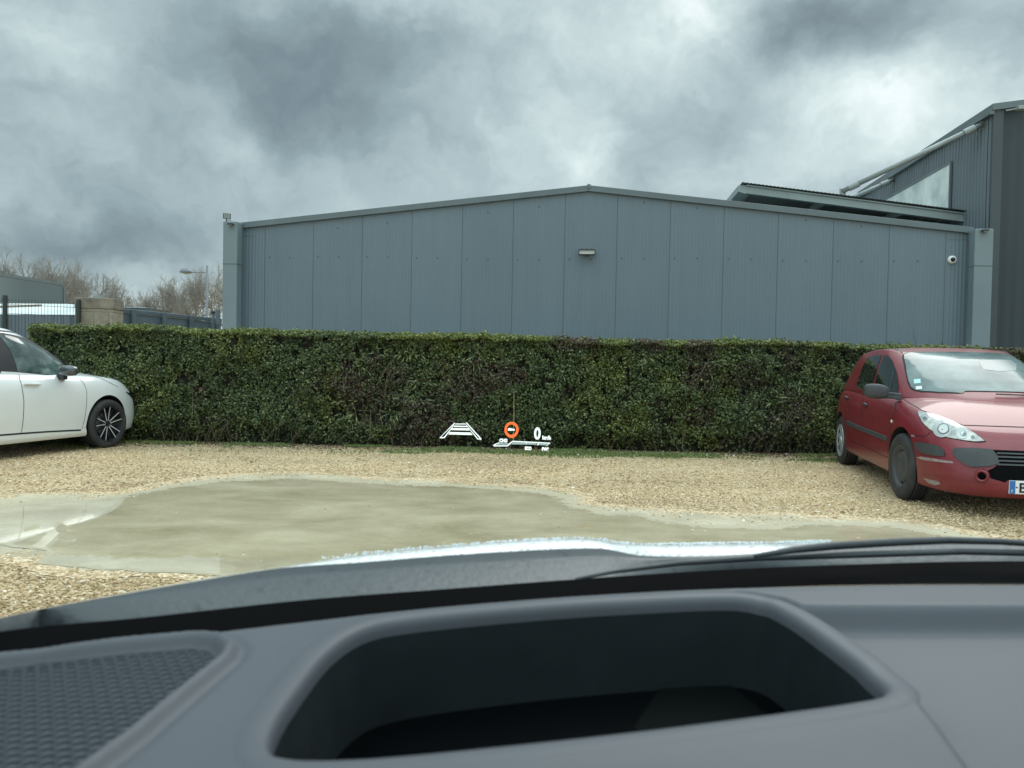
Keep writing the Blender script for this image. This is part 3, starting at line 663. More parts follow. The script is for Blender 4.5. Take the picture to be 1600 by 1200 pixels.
# ------------------------------------------------------------------ left background
def leftside():
    # corrugated fence with wire mesh
    root = empty('mesh_fence', P(60, 560, 15.5)); root.location.z = 0
    tag(root, 'dark green wire mesh fence backed by grey corrugated sheets, left of the concrete pillar', 'fence')
    L = root.location; a = P(-160, 487, 14.3)-L; c = P(124, 487, 15.9)-L
    d = (c-a); d.z = 0; ln = d.length; d.normalize(); nr = Vector((-d.y, d.x, 0))
    ztop_a = P(-160, 489, 14.3).z; ztop_c = P(124, 491.5, 15.9).z
    r0, r1 = [], []; n = int(ln/.04)
    for i in range(n+1):
        t = i/n; o_ = nr*(.018 if (i//2) % 2 else 0)+nr*.12; p = Vector((a.x, a.y, 0))+d*(ln*t)+o_
        r0.append(p); r1.append(p+Vector((0, 0, ztop_a+(ztop_c-ztop_a)*t)))
    MB().grid([r0, r1]).build('sheet_panels', rough_mat('fence_sheet_mat', (.17, .21, .25), .5, .15, 1), root, fixn=False)
    w = MB(); zt = ztop_c+.26; n = int(ln/.055)
    for i in range(n+1):
        p = Vector((a.x, a.y, 0))+d*(ln*i/n)
        w.tube([p, p+Vector((0, 0, zt-.13)), p+Vector((0, 0, zt-.09))-nr*.04, p+Vector((0, 0, zt-.05)), p+Vector((0, 0, zt))], .0045, 4)
    for zz in (zt-.12, zt-.05, zt-.30, 1.5, 1.0, .5): w.tube([Vector((a.x, a.y, zz)), Vector((a.x, a.y, zz))+d*ln], .004, 4)
    w.build('wire_mesh', rough_mat('green_wire_mat', (.03, .045, .04), .5, .2, 5), root)
    for px in (-120, 8, 123):
        q = P(px, 500, 15.2 if px < 60 else 15.8)-L
        t = (q-a).dot(d); p = Vector((a.x, a.y, 0))+d*t-nr*.04
        MB().box(p.x-.035, p.x+.035, p.y-.03, p.y+.03, 0, zt+.05).build('post', rough_mat('green_post_mat', (.02, .032, .03), .5, .2, 5), root, bevel=.004)
    # concrete block pillar
    m, nt, b = mat('block_mat', rough=.9, spec=.2); co = coords(nt)
    br = nt.add('ShaderNodeTexBrick'); sp = nt.add('ShaderNodeSeparateXYZ'); nt.l.new(co, sp.inputs[0])
    cb = nt.add('ShaderNodeCombineXYZ'); nt.l.new(sp.outputs[0], cb.inputs[0]); nt.l.new(sp.outputs[2], cb.inputs[1])
    nt.l.new(cb.outputs[0], br.inputs['Vector']); br.inputs['Scale'].default_value = 1; br.inputs['Brick Width'].default_value = .29; br.inputs['Row Height'].default_value = .27; br.inputs['Mortar Size'].default_value = .006
    br.inputs['Color1'].default_value = (.25, .23, .18, 1); br.inputs['Color2'].default_value = (.32, .29, .225, 1); br.inputs['Mortar'].default_value = (.15, .13, .10, 1)
    st = nt.noise(co, 4, 8, .7); col = nt.mix(nt.maprange(st, .45, .68, 0, .75), br.outputs[0], (.12, .105, .075)); nt.l.new(col, b.inputs['Base Color'])
    nt.l.new(nt.bump(nt.noise(co, 40, 5), .5, .01), b.inputs['Normal'])
    e = empty('block_pillar', P(154, 520, 16.2), R(8)); e.location.z = 0; tag(e, 'squat weathered concrete block pillar standing behind the left end of the hedge', 'pillar')
    zt = P(154, 484, 16.2).z; z2 = P(154, 466.5, 16.2).z; hw = .37
    MB().box(-hw, hw, -.25, .35, 0, zt).build('blockwork', m, e, bevel=.01)
    MB().box(-hw-.012, hw+.012, -.26, .36, zt+.001, z2).build('cap', rough_mat('cap_mat', (.20, .18, .14), .9, .35, 5, bump=.4, bscale=30), e, bevel=.02)
    MB().box(-.12, .10, .0, .1, z2+.001, z2+.07).tube([(.29, 0, z2), (.29, 0, z2+.12)], .008, 6).build('metal_fitting', M_galv, e)
    # sliding gate running back to the shed
    a = P(184, 481, 16.6); c = P(347, 498, 20.6)
    g = empty('sliding_gate', (a.x, a.y, 0)); tag(g, 'dark grey panelled steel gate between the block pillar and the shed', 'gate')
    A = a-g.location; Cc = c-g.location; ev = Cc-A; hz = Vector((ev.x, ev.y, 0)).normalized(); nr = Vector((hz.y, -hz.x, 0))
    gm = rough_mat('gate_frame_mat', (.10, .135, .155), .5, .15, 2); gp_ = rough_mat('gate_panel_mat', (.12, .155, .18), .5, .12, 1)
    MB().prism([A, Cc, Cc-Vector((0, 0, .10)), A-Vector((0, 0, .08))], -nr*.1).build('top_rail', gm, g, bevel=.01)
    MB().prism([A+nr*-.03-Vector((0, 0, .09)), Cc+nr*-.03-Vector((0, 0, .11)), Vector((Cc.x, Cc.y, .2))-nr*.03, Vector((A.x, A.y, .2))-nr*.03], -nr*.02).build('panel', gp_, g)
    for px in (207, 255, 297, 337):
        t = [tt for tt in np.linspace(0, 1, 400) if (lambda p: True)(0)]
        best = min(t, key=lambda tt: abs((lambda w_: 800+F*((CR.inverted() @ (w_-EYE)).x/-(CR.inverted() @ (w_-EYE)).z))(a+(c-a)*tt)-px))
        p = A+ev*best; MB().prism([p-hz*.06, p+hz*.06, Vector((p.x, p.y, 0))+hz*.06, Vector((p.x, p.y, 0))-hz*.06], nr*.06).build('post', gm, g, bevel=.006)
    # distant warehouse
    a = P(-260, 392, 40); c = P(100, 447, 60)
    wz = empty('far_warehouse', (c.x, c.y, 0)); tag(wz, 'distant pale grey corrugated warehouse at the far left edge', 'warehouse')
    A = a-wz.location; Cc = c-wz.location; back = Vector((-18, 8, 0))
    m, nt, b = mat('far_sheet_mat', (.30, .37, .39), .5); co = coords(nt)
    wv_ = nt.add('ShaderNodeTexWave'); wv_.bands_direction = 'X'; nt.l.new(co, wv_.inputs[0]); wv_.inputs['Scale'].default_value = .7
    nt.l.new(nt.ramp(wv_.outputs['Fac'], [(.2, (.10, .135, .148)), (.6, (.165, .21, .225))]), b.inputs['Base Color'])
    g0 = Vector((A.x, A.y, 0)); g1 = Vector((Cc.x, Cc.y, 0))
    MB().hexa([g0, g1, g1+back, g0+back], [A, Cc, Cc+back, A+back]).build('wall', m, wz)
    MB().prism([A+Vector((0, 0, .25)), Cc+Vector((0, 0, .25)), Cc+Vector((0, 0, .02)), A+Vector((0, 0, .02))], back*1.02).build('roof', M_trim, wz)
    MB().box(Cc.x-.05, Cc.x+.06, Cc.y-.1, Cc.y+.1, 0, Cc.z-.1).build('corner_trim', M_trim, wz)
    # low white roofed building
    a = P(-150, 473, 30); c = P(126, 475, 34)
    lw = empty('white_roof_shed', (c.x, c.y, 0)); tag(lw, 'low building with pale white sheet roof behind the mesh fence', 'shed')
    A = a-lw.location; Cc = c-lw.location; e0 = P(-150, 492, 25)-lw.location; e1 = P(132, 494, 28)-lw.location
    m, nt, b = mat('white_roof_mat', (.66, .74, .74), .4); co = coords(nt)
    nt.l.new(nt.ramp(nt.noise(co, .5, 5, .6), [(.3, (.50, .56, .55)), (.6, (.76, .83, .83))]), b.inputs['Base Color'])
    MB().prism([e0, e1, Cc, A], (0, 0, -.12)).build('roof', m, lw)
    MB().hexa([Vector((e0.x, e0.y, 0)), Vector((e1.x, e1.y, 0)), Vector((Cc.x, Cc.y, 0)), Vector((A.x, A.y, 0))], [e0-Vector((0, 0, .13)), e1-Vector((0, 0, .13)), Cc-Vector((0, 0, .13)), A-Vector((0, 0, .13))]).build('wall', gp_, lw)
    MB().tube([e0.lerp(A, .3)+Vector((0, 0, .03)), e0.lerp(A, .75).lerp(e1.lerp(Cc, .75), .75)+Vector((0, 0, .04))], .05, 6).build('roof_strip', rough_mat('rust_mat', (.22, .17, .13), .8, .3, 3), lw)
    # far hipped roof
    c = P(208, 481, 60); hr = empty('far_house', (c.x, c.y, 0)); tag(hr, 'far small house roof showing above the gate', 'house')
    z = c.z; zr = P(208, 477, 60).z
    MB().add([(-1.3, 0, z), (1.3, 0, z), (1.3, 4, z), (-1.3, 4, z), (0, 1.2, zr), (0, 2.8, zr)], [(0, 1, 4), (1, 2, 5, 4), (2, 3, 5), (3, 0, 4, 5), (3, 2, 1, 0)]).build('roof', rough_mat('slate_mat', (.12, .15, .165), .6, .2, 2), hr)
    MB().box(-1.1, 1.1, .15, 3.85, 0, z-.01).build('wall', gp_, hr)
    # street lamp
    b_ = P(323, 500, 38); sl_ = empty('street_lamp', (b_.x, b_.y, 0)); tag(sl_, 'grey street lamp with a single arm and domed head beside the shed corner', 'street lamp')
    lm = rough_mat('lamp_metal_mat', (.16, .18, .20), .5, .1, 3); zt = P(323, 415, 38).z; za = P(323, 426, 38).z
    hx = P(281, 426, 38).x-b_.x
    MB().tube([(0, 0, 0), (0, 0, 1.2), (0, 0, zt)], [.07, .055, .048], 12).build('pole', lm, sl_, smooth=True)
    MB().tube([(-.04, 0, za), (hx+.55, 0, za)], .022, 8).build('arm', lm, sl_, smooth=True)
    hd = MB(); hd.lathe([(0, .21), (.10, .20), (.21, .14), (.28, .05), (.30, 0), (.27, -.03), (0, -.05)], 24, 'z', c=(hx+.30, 0, za))
    hd.build('lamp_head', lm, sl_, smooth=True)
    MB().lathe([(0, -.09), (.12, -.08), (.2, -.04)], 20, 'z', c=(hx+.30, 0, za)).build('lamp_glass', M_galv, sl_, smooth=True)
    # small wall camera on the gate's far end
    c = P(333, 488, 20.0); e = empty('gate_camera', c); tag(e, 'small black camera ball on a post where the gate meets the shed', 'camera')
    MB().ico((0, 0, 0), .055, 2).build('housing', M_dark, e, smooth=True); MB().box(-.03, .03, -.03, .03, -.5, -.04).build('bracket', gm, e); MB().box(.08, .16, -.05, .05, -.3, .06).build('junction_box', gm, e)
leftside()

# ------------------------------------------------------------------ bare trees
M_bark = rough_mat('bark_mat', (.22, .205, .185), .9, .3, 3)
M_twig = rough_mat('bare_twig_mat', (.265, .245, .215), .9, .3, 3)
def make_tree(seed, H, Wd):
    r = random.Random(seed); tr = MB(); tw = MB()
    def grow(p, d, L, rad, lvl):
        segs = 3; pts = [p]; q = p.copy(); dd = d.copy()
        for i in range(segs):
            dd = (dd+Vector((r.gauss(0, .13), r.gauss(0, .13), r.gauss(0, .08)+.05))).normalized(); q = q+dd*L/segs; pts.append(q.copy())
        (tr if lvl < 2 else tw).tube(pts, [rad, rad*.85, rad*.7, rad*.5], 5 if lvl < 2 else 3, cap=False)
        if lvl >= 5: return
        nb = {0: 5, 1: 5, 2: 5, 3: 5, 4: 4}[lvl]
        for k in range(nb):
            t = r.uniform(.45, 1.0) if lvl else r.uniform(.55, 1.0)
            i = min(int(t*segs), segs-1); pp = pts[i].lerp(pts[i+1], t*segs-i)
            ang = r.uniform(.4, 1.05); az = r.uniform(0, 6.283)
            a = dd.orthogonal().normalized(); a = Matrix.Rotation(az, 3, dd) @ a
            nd = (dd*math.cos(ang)+a*math.sin(ang)); nd.z += .04; nd.normalize(); nd.x *= Wd; nd.normalize()
            grow(pp, nd, L*r.uniform(.55, .78), max(rad*.52, .008), lvl+1)
    grow(Vector((0, 0, 0)), Vector((0, 0, 1)), H*.42, H*.022, 0)
    zm = float(np.percentile([v[2] for v in tw.v], 96)); s = H/zm
    for mb in (tr, tw): mb.v = [(x*s, y*s, z*s) for x, y, z in mb.v]
    return tr, tw
def trees():
    kinds = []
    spots = [(-35, 408, 72, 0), (8, 401, 70, 1), (48, 404, 74, 2), (84, 407, 70, 0), (118, 420, 76, 1), (150, 433, 74, 2), (-75, 405, 78, 1),
             (252, 452, 80, 2), (280, 444, 82, 0), (310, 432, 78, 1), (338, 427, 76, 2), (366, 432, 80, 0), (232, 462, 90, 1)]
    labs = ['bare plane tree half cut off by the left edge of the photo, behind the warehouse', 'tallest bare tree at the far left, rising over the warehouse roof', 'bare winter tree above the middle of the far warehouse roof',
            'bare tree just left of the warehouse corner, seen over its roof', 'bare tree right of the warehouse corner, above the block pillar', 'lowest and rightmost bare tree of the left group by the warehouse', 'bare tree outside the left edge beside the warehouse',
            'leftmost large bare tree of the group near the street lamp', 'bare tree under the arm of the street lamp', 'bare tree just left of the street lamp pole', 'bare tree between the street lamp pole and the shed column', 'bare tree mostly hidden behind the left column of the shed', 'smallest bare tree at the left end of the street lamp group']
    protos = {}
    for i, ((px, py, Y, k), lb) in enumerate(zip(spots, labs)):
        top = P(px, py, Y)
        if k not in protos:
            tr, tw = make_tree(31+k, 12.0, 1.0)
            e = empty('bare_tree'); t = tr.build('trunk', M_bark, e, fixn=False); c = tw.build('crown', M_twig, e, fixn=False); protos[k] = (e, t, c)
        else:
            e0, t0, c0 = protos[k]; e = e0.copy(); COL.objects.link(e)
            for s_ in (t0, c0): q = s_.copy(); COL.objects.link(q); q.parent = e
        e.location = (top.x, Y, 0); sc = top.z/12.0; e.scale = (sc*.66, sc*.66, sc*.96); e.rotation_euler = (0, 0, i*1.9)
        tag(e, lb, 'tree', 'bare trees on the skyline')
trees()
# ------------------------------------------------------------------ cars
def interp(tab):
    xs = [t[0] for t in tab]; ys = [t[1] for t in tab]
    # smooth monotone-ish interpolation (Catmull-Rom on irregular knots)
    def f(x):
        x = float(x)
        if x <= xs[0]: return ys[0]
        if x >= xs[-1]: return ys[-1]
        i = max(j for j in range(len(xs)-1) if xs[j] <= x)
        h = xs[i+1]-xs[i]; t = (x-xs[i])/h
        m0 = (ys[i+1]-ys[i-1])/(xs[i+1]-xs[i-1]) if i > 0 else (ys[i+1]-ys[i])/h
        m1 = (ys[i+2]-ys[i])/(xs[i+2]-xs[i]) if i+2 < len(xs) else (ys[i+1]-ys[i])/h
        return (2*t**3-3*t*t+1)*ys[i]+(t**3-2*t*t+t)*h*m0+(-2*t**3+3*t*t)*ys[i+1]+(t**3-t*t)*h*m1
    return f
def outline(xf, xr, b, nf, nr, N=220):
    """plan outline, front at xf, rear at xr, half width b; superellipse with its own exponent for each end"""
    cx = (xf+xr)/2; a = (xf-xr)/2; th = np.linspace(0, 2*np.pi, 4001)[:-1]
    c, s = np.cos(th), np.sin(th); n = np.where(c > 0, nf, nr)
    x = cx+a*np.sign(c)*np.abs(c)**(2/n); y = b*np.sign(s)*np.abs(s)**(2/n)
    d = np.hypot(np.diff(np.append(x, x[0])), np.diff(np.append(y, y[0]))); L = np.concatenate([[0], np.cumsum(d)])
    t = np.linspace(0, L[-1], N+1)[:-1]; xx = np.interp(t, L, np.append(x, x[0])); yy = np.interp(t, L, np.append(y, y[0]))
    return xx, yy
def loft(rings, capb=True):
    """rings: list of (x,y,z) arrays; the last ring closes to a seam of quads by a centre point"""
    N = len(rings[0][0]); vs = [tuple(p) for r in rings for p in zip(*r)]; fs = []
    for k in range(len(rings)-1):
        for i in range(N):
            j = (i+1) % N; fs.append((k*N+i, k*N+j, (k+1)*N+j, (k+1)*N+i))
    if capb: fs.append(tuple(range(N-1, -1, -1)))
    fs.append(tuple(range((len(rings)-1)*N, len(rings)*N)))
    mb = MB(); mb.add(vs, fs); return mb

class Car:
    def __init__(s, name, c, contact_f, heading, ls=1.0):
        """contact_f: world ground point under the outer face of the right front tyre"""
        s.c = c; s.root = empty(name); s.root.rotation_euler = (0, 0, heading)
        ux = Vector((math.cos(heading), math.sin(heading), 0)); uy = Vector((-ux.y, ux.x, 0))
        s.ux, s.uy = ux, uy; o = Vector((contact_f.x, contact_f.y, 0))+uy*c['track']
        s.o = o; s.root.location = o; s.ls = ls
        s.M = Matrix.Translation(o) @ Matrix.Rotation(heading, 4, 'Z'); s.Mi = s.M.inverted()
    def bodies(s, paint, glassbase):
        c = s.c; zb, zs, zc = interp(c['zb']), interp(c['zs']), interp(c['zc'])
        rings = []
        for (q, iy, ixf, ixr) in c['side']:
            x, y = outline(c['xf']-ixf, c['xr']+ixr, c['b']-iy, c['nf'], c['nr'])
            z = np.array([zb(v)+(zs(v)-zb(v))*q for v in x]); rings.append((x, y, z))
        q, iy, ixf, ixr = c['side'][-1]; x0, y0 = outline(c['xf']-ixf, c['xr']+ixr, c['b']-iy, c['nf'], c['nr'])
        cx = c.get('cx', -1.2)
        for r in (.985, .96, .92, .86, .78, .68, .56, .42, .26, .10):
            x = cx+(x0-cx)*r; y = y0*r; z = np.array([zs(v)+(zc(v)-zs(v))*(1-r**c.get('dp', 2.6)) for v in x]); rings.append((x, y, z))
        body = loft(rings)
        g = c['gh']; rt = interp(g['roof']); rings = []
        N = 220
        xb, yb = outline(g['xf0'], g['xr0'], g['b0'], g['nf'], g['nr']); xt, yt = outline(g['xf1'], g['xr1'], g['b1'], g['nf'], g['nr'])
        bz = interp(g['base'])
        for (q, zq) in g['prof']:
            x = xb+(xt-xb)*q; y = yb+(yt-yb)*q; z = np.array([bz(v)+(rt(v)-bz(v))*zq for v in x]); rings.append((x, y, z))
        cx = (g['xf1']+g['xr1'])/2; zq = g['prof'][-1][1]
        for r in (.985, .96, .92, .85, .75, .6, .42, .22, .06):
            x = cx+(xt-cx)*r; y = yt*r; z = np.array([bz(v)+(rt(v)-bz(v))*(zq+(1-zq)*(1-r**2.2)) for v in x]); rings.append((x, y, z))
        cab = loft(rings)
        s.cabin = cab.build('cabin', paint, s.root, smooth=True)
        s.body = body.build('body', [paint, M_arch], s.root, smooth=True)
        # wheel arches cut through the body
        for i, (ax, r) in enumerate(((0, c['arch']), (-c['wb'], c['arch']))):
            for sgn in (-1, 1):
                k = MB().lathe([(0.001, .50*sgn), (r, .50*sgn), (r, 1.2*sgn), (0.001, 1.2*sgn)], 56, 'y', c=(ax, 0, c['wr']+.01))
                k.f.append(tuple(range(0, 56))); k.m.append(0); k.f.append(tuple(range(3*56, 4*56))); k.m.append(0)
                ko = k.build('arch_cutter', M_arch, s.root)
                md = s.body.modifiers.new('b', 'BOOLEAN'); md.operation = 'DIFFERENCE'; md.object = ko; md.solver = 'EXACT'
                dg = bpy.context.evaluated_depsgraph_get(); dg.update()
                me = bpy.data.meshes.new_from_object(s.body.evaluated_get(dg)); s.body.modifiers.clear(); s.body.data = me
                bpy.data.objects.remove(ko)
        me = s.body.data
        if len(me.materials) < 2: me.materials.append(M_arch)
        for p in me.polygons:
            for ax in (0, -c['wb']):
                d = math.hypot(p.center.x-ax, p.center.z-c['wr']-.01)
                if (abs(d-c['arch']) < .012 and abs(p.normal.y) < .5 and p.normal.z*(p.center.z-c['wr'])+p.normal.x*(p.center.x-ax) < 0) or (abs(abs(p.center.y)-.5) < .003 and d < c['arch']): p.material_index = 1
            if p.center.z < .30 and p.normal.z < -.93: p.material_index = 1
        me.set_sharp_from_angle(angle=R(38))
        # BVH in local coordinates
        V, T = [], []
        for ob in (s.body, s.cabin):
            o_ = len(V); V += [v.co.copy() for v in ob.data.vertices]; T += [tuple(i+o_ for i in p.vertices) for p in ob.data.polygons]
        s.bvh = BVHTree.FromPolygons(V, T)
        V = [v.co.copy() for v in s.body.data.vertices]; s.bvh_body = BVHTree.FromPolygons(V, [tuple(p.vertices) for p in s.body.data.polygons])
        V = [v.co.copy() for v in s.cabin.data.vertices]; s.bvh_cab = BVHTree.FromPolygons(V, [tuple(p.vertices) for p in s.cabin.data.polygons])
    def pick(s, px, py, bvh=None):
        o = s.Mi @ EYE; d = (s.Mi.to_3x3() @ ray(px, py)).normalized(); b = bvh or s.bvh
        h = b.ray_cast(o, d)
        if h[0] is not None: return h[0], h[1]
        best = None
        for t in np.linspace(5, 14, 91):
            p = o+d*float(t); n = b.find_nearest(p)
            if n[0] is not None and (best is None or n[3] < best[3]): best = n
        return best[0], best[1]
    def path(s, px, step=.02, bvh=None, closed=False):
        """pixel polyline -> dense local polyline on the surface"""
        pts = [s.pick(x, y, bvh) for x, y in px]; o = []
        idx = list(range(len(pts)))+([0] if closed else [])
        for a, b in zip(idx[:-1], idx[1:]):
            pa, pb = pts[a][0], pts[b][0]; n = max(1, int((pb-pa).length/step))
            for k in range(n): o.append(pa.lerp(pb, k/n))
        if not closed: o.append(pts[-1][0])
        return o
    def clipc(s, pts):
        return [p if p.y < 0 else Vector((p.x, 0, p.z)) for p in pts]
    def decal(s, name, pts, dirn, m, off=.004, bvh=None, mirror='none', parent=None, step=.03, thick=0.0, smooth_n=True):
        """closed local polyline -> mesh laid on the body. mirror: 'join' = both halves as one piece, 'copy' = second piece"""
        bvh = bvh or s.bvh; dirn = Vector(dirn).normalized()
        objs = []
        if mirror == 'join':
            half = [p for p in pts if p.y < -1e-4]; pts = half+[Vector((p.x, -p.y, p.z)) for p in reversed(half)]
        for sg in ((1, -1) if mirror == 'copy' else (1,)):
            pp = [Vector((p.x, p.y*sg, p.z)) for p in pts]; d = Vector((dirn.x, dirn.y*sg, dirn.z))
            u = Vector((0, 0, 1)).cross(d); u = u.normalized() if u.length > .1 else Vector((0, 1, 0)); w = d.cross(u).normalized()
            P2 = [Vector((p.dot(u), p.dot(w))) for p in pp]
            xs = [p.x for p in P2]; ys = [p.y for p in P2]; dep = sum(p.dot(d) for p in pp)/len(pp)
            X, Y = np.meshgrid(np.arange(min(xs), max(xs), step)+step/2, np.arange(min(ys), max(ys), step)+step/2)
            poly = [tuple(p) for p in P2]; X = X.ravel(); Y = Y.ravel()
            if len(X):
                kp = inpoly(X, Y, poly); X, Y = X[kp], Y[kp]
                if len(X): kp = polydist(X, Y, poly) > step*.35; X, Y = X[kp], Y[kp]
            allp = P2+[Vector((float(a), float(b_))) for a, b_ in zip(X, Y)]
            n = len(P2); ed = [(i, (i+1) % n) for i in range(n)]
            vo, _, fo, _, _, _ = delaunay_2d_cdt(allp, ed, [list(range(n))], 1, 1e-6)
            V = []; NN = []
            for v in vo:
                o_ = u*v.x+w*v.y+d*(dep+1.2); h = bvh.ray_cast(o_, -d, 3)
                q = u*v.x+w*v.y+d*dep
                if h[0] is None or abs(h[0].dot(d)-dep) > .45: h = bvh.find_nearest(q)
                nn = h[1]; nn = nn if nn.dot(d) > 0 else -nn
                V.append(h[0]+nn*off); NN.append(nn)
            mb = MB(); mb.add(V, [tuple(f) for f in fo])
            if thick:
                # skirt around the edge so that the piece has thickness
                k = len(V); mb.add([v-nn*(off+.001) for v, nn in zip(V, NN)], [])
                cnt = {}
                for f in fo:
                    for a, b_ in zip(f, list(f[1:])+[f[0]]): cnt[(a, b_)] = 1
                for (a, b_) in list(cnt):
                    if (b_, a) not in cnt: mb.f.append((b_, a, a+k, b_+k)); mb.m.append(0)
            ob = mb.build(name, m, parent or s.root, fixn=False)
            # orient outward
            me = ob.data
            if sum(p.normal.dot(d) for p in me.polygons[:len(fo)]) < 0: me.flip_normals()
            me.polygons.foreach_set('use_smooth', [True]*len(me.polygons)); me.set_sharp_from_angle(angle=R(40))
            objs.append(ob)
        return objs[0] if mirror != 'copy' else objs
    def seam(s, name, pts, w, m, off=.0015, bvh=None, mirror=True, parent=None):
        bvh = bvh or s.bvh; res = []
        for sg in ((1, -1) if mirror else (1,)):
            a, b_ = [], []
            for i, p in enumerate(pts):
                t = pts[min(i+1, len(pts)-1)]-pts[max(i-1, 0)]
                h = bvh.find_nearest(p); n = h[1]; q = h[0]+n*off; sd_ = n.cross(t)
                if sd_.length < 1e-6: continue
                sd_ = sd_.normalized()*(w/2); a.append(q+sd_); b_.append(q-sd_)
            a = [Vector((v.x, v.y*sg, v.z)) for v in a]; b_ = [Vector((v.x, v.y*sg, v.z)) for v in b_]
            res.append(MB().grid([a, b_]).build(name, m, parent or s.root, fixn=False))
        return res
    def wheel(s, ax, side, kind, steer=0.0, spin=0.0):
        c = s.c; r = c['wr']; w = c['tw']; yo = side*(c['track']); rr = c['rim']
        # local wheel: axis y, outer face at y=0 looking to -y, body inward +y
        prof = [(rr-.01, .03), (rr+.004, .006), (rr+.02, .002), (r-.055, -.002), (r-.022, .004), (r-.008, .016), (r-.001, .035), (r, w*.5), (r-.001, w-.035), (r-.01, w-.014), (r-.05, w), (rr+.01, w-.01), (rr-.01, w-.02)]
        tm = MB().lathe(prof, 64, 'y')
        t = tm.build('wheel', M_tyre, s.root, smooth=True)
        t.location = (ax, yo, r-.004); t.rotation_euler = (0, 0, steer+(0 if side < 0 else math.pi))
        gr = MB()
        for gy in (.045, .075, w*.5, w-.075, w-.045): gr.lathe([(r+.0006, gy-.004), (r+.0006, gy+.004)], 64, 'y')
        gr.build('tread_groove', M_black, t)
        def rot(mb, th):
            ca, sa = math.cos(th), math.sin(th); return [(x*ca-z*sa, y, x*sa+z*ca) for x, y, z in mb.v]
        if kind == 'steel':
            rb = MB().lathe([(0, .012), (.035, .010), (.06, .014), (.085, .030), (.10, .018), (.135, .020), (.15, .040), (rr-.035, .050), (rr-.022, .02), (rr-.01, .008), (rr+.002, .004), (rr+.002, .03), (rr-.03, .14), (0, .14)], 64, 'y').build('rim', M_steel, t, smooth=True)
            for k in range(10):
                th = k*math.pi/5+.2; MB().lathe([(0, -.0008), (.011, -.0008), (.011, .004)], 10, 'y', c=(.155*math.cos(th), .038, .155*math.sin(th))).build('vent_hole', M_black, t)
        elif kind == 'cap':
            rb = MB().lathe([(0, .05), (rr-.03, .05), (rr-.02, .12)], 48, 'y').build('rim', M_steel, t, smooth=True)
            cp = MB(); cp.lathe([(rr-.024, .012), (rr-.014, .002), (rr+.006, .000), (rr+.008, .008)], 64, 'y'); cp.lathe([(0, -.004), (.035, -.003), (.055, .004), (.062, .02)], 32, 'y')
            for k in range(7):
                th = spin+k*2*math.pi/7; q = MB(); q.hexa([(-.030, .012, .04), (.030, .012, .04), (.030, .03, .04), (-.030, .03, .04)], [(-.020, .006, rr-.012), (.020, .006, rr-.012), (.020, .03, rr-.012), (-.020, .03, rr-.012)])
                cp.add(rot(q, th), q.f)
            cp.build('hubcap', M_cap, t, autos=40)
        else:
            rb = MB().lathe([(rr+.004, .004), (rr-.008, .0), (rr-.014, .010), (rr-.02, .15), (0, .15)], 64, 'y').build('rim', M_rimd, t, smooth=True)
            fr_, bk_ = MB(), MB()
            for k in range(5):
                th = spin+k*2*math.pi/5
                for sg in (-1, 1):
                    q = MB(); x0, x1 = sg*.012, sg*.052
                    q.hexa([(x0-.012, .032, .035), (x0+.012, .032, .035), (x0+.014, .06, .035), (x0-.014, .06, .035)], [(x1-.009, .009, rr-.010), (x1+.009, .009, rr-.010), (x1+.012, .05, rr-.010), (x1-.012, .05, rr-.010)])
                    bk_.add(rot(q, th), q.f)
                    q = MB(); q.hexa([(x0-.007, .0295, .04), (x0+.007, .0295, .04), (x0+.007, .0325, .04), (x0-.007, .0325, .04)], [(x1-.0055, .0065, rr-.014), (x1+.0055, .0065, rr-.014), (x1+.0055, .0095, rr-.014), (x1-.0055, .0095, rr-.014)])
                    fr_.add(rot(q, th), q.f)
                q = MB(); q.hexa([(-.010, .045, .04), (.010, .045, .04), (.010, .06, .04), (-.010, .06, .04)], [(-.006, .03, rr-.01), (.006, .03, rr-.01), (.006, .05, rr-.01), (-.006, .05, rr-.01)])
                bk_.add(rot(q, th+math.pi/5), q.f)
            bk_.lathe([(0, .024), (.03, .026), (.036, .04), (.05, .05)], 24, 'y')
            bk_.build('spokes', M_rimd, rb); fr_.build('spoke_faces', M_alloy, rb)
            MB().lathe([(0, .10), (.14, .10), (.14, .112)], 40, 'y').build('brake_disc', M_galv, rb)
        return t

M_arch = mat('arch_liner_mat', (.010, .010, .011), .8)[0]
M_tyre = rough_mat('tyre_mat', (.028, .028, .029), .75, .25, 10, bump=.2, bscale=120, dirt=((.09, .085, .075), 6, .5))
M_steel = rough_mat('steel_wheel_mat', (.055, .058, .062), .55, .2, 8)
M_cap = rough_mat('hubcap_mat', (.50, .52, .53), .35, .1, 8, metal=.5)
M_rimd = mat('alloy_dark_mat', (.020, .021, .023), .3)[0]
M_alloy = mat('alloy_face_mat', (.62, .63, .64), .35, .3)[0]
def paint(name, col, metal=0.0, rough=.32, flake=.06, coat=1.0, dust=0):
    m, nt, b = mat(name, col, rough, metal, coat=coat, coatr=.06); co = coords(nt)
    c = nt.ramp(nt.noise(co, 2.5, 6, .6), [(.35, tuple(v*(1-flake) for v in col)), (.65, tuple(min(1, v*(1+flake)) for v in col))])
    if dust: c = nt.mix(nt.maprange(nt.noise(co, 7, 8, .75), .45, .75, 0, dust), c, (.34, .30, .27))
    nt.l.new(c, b.inputs['Base Color']); nt.l.new(nt.bump(nt.noise(co, 1.2, 2), .06, .02), b.inputs['Normal'])
    nt.l.new(nt.bump(nt.noise(co, 1.2, 2), .05, .02), b.inputs['Coat Normal'])
    return m
def glass(name, col=(.012, .018, .018), rough=.02, refl=.35):
    m, nt, b = mat(name, col, rough); b.inputs['IOR'].default_value = 1.6; b.inputs['Coat Weight'].default_value = refl
    return m
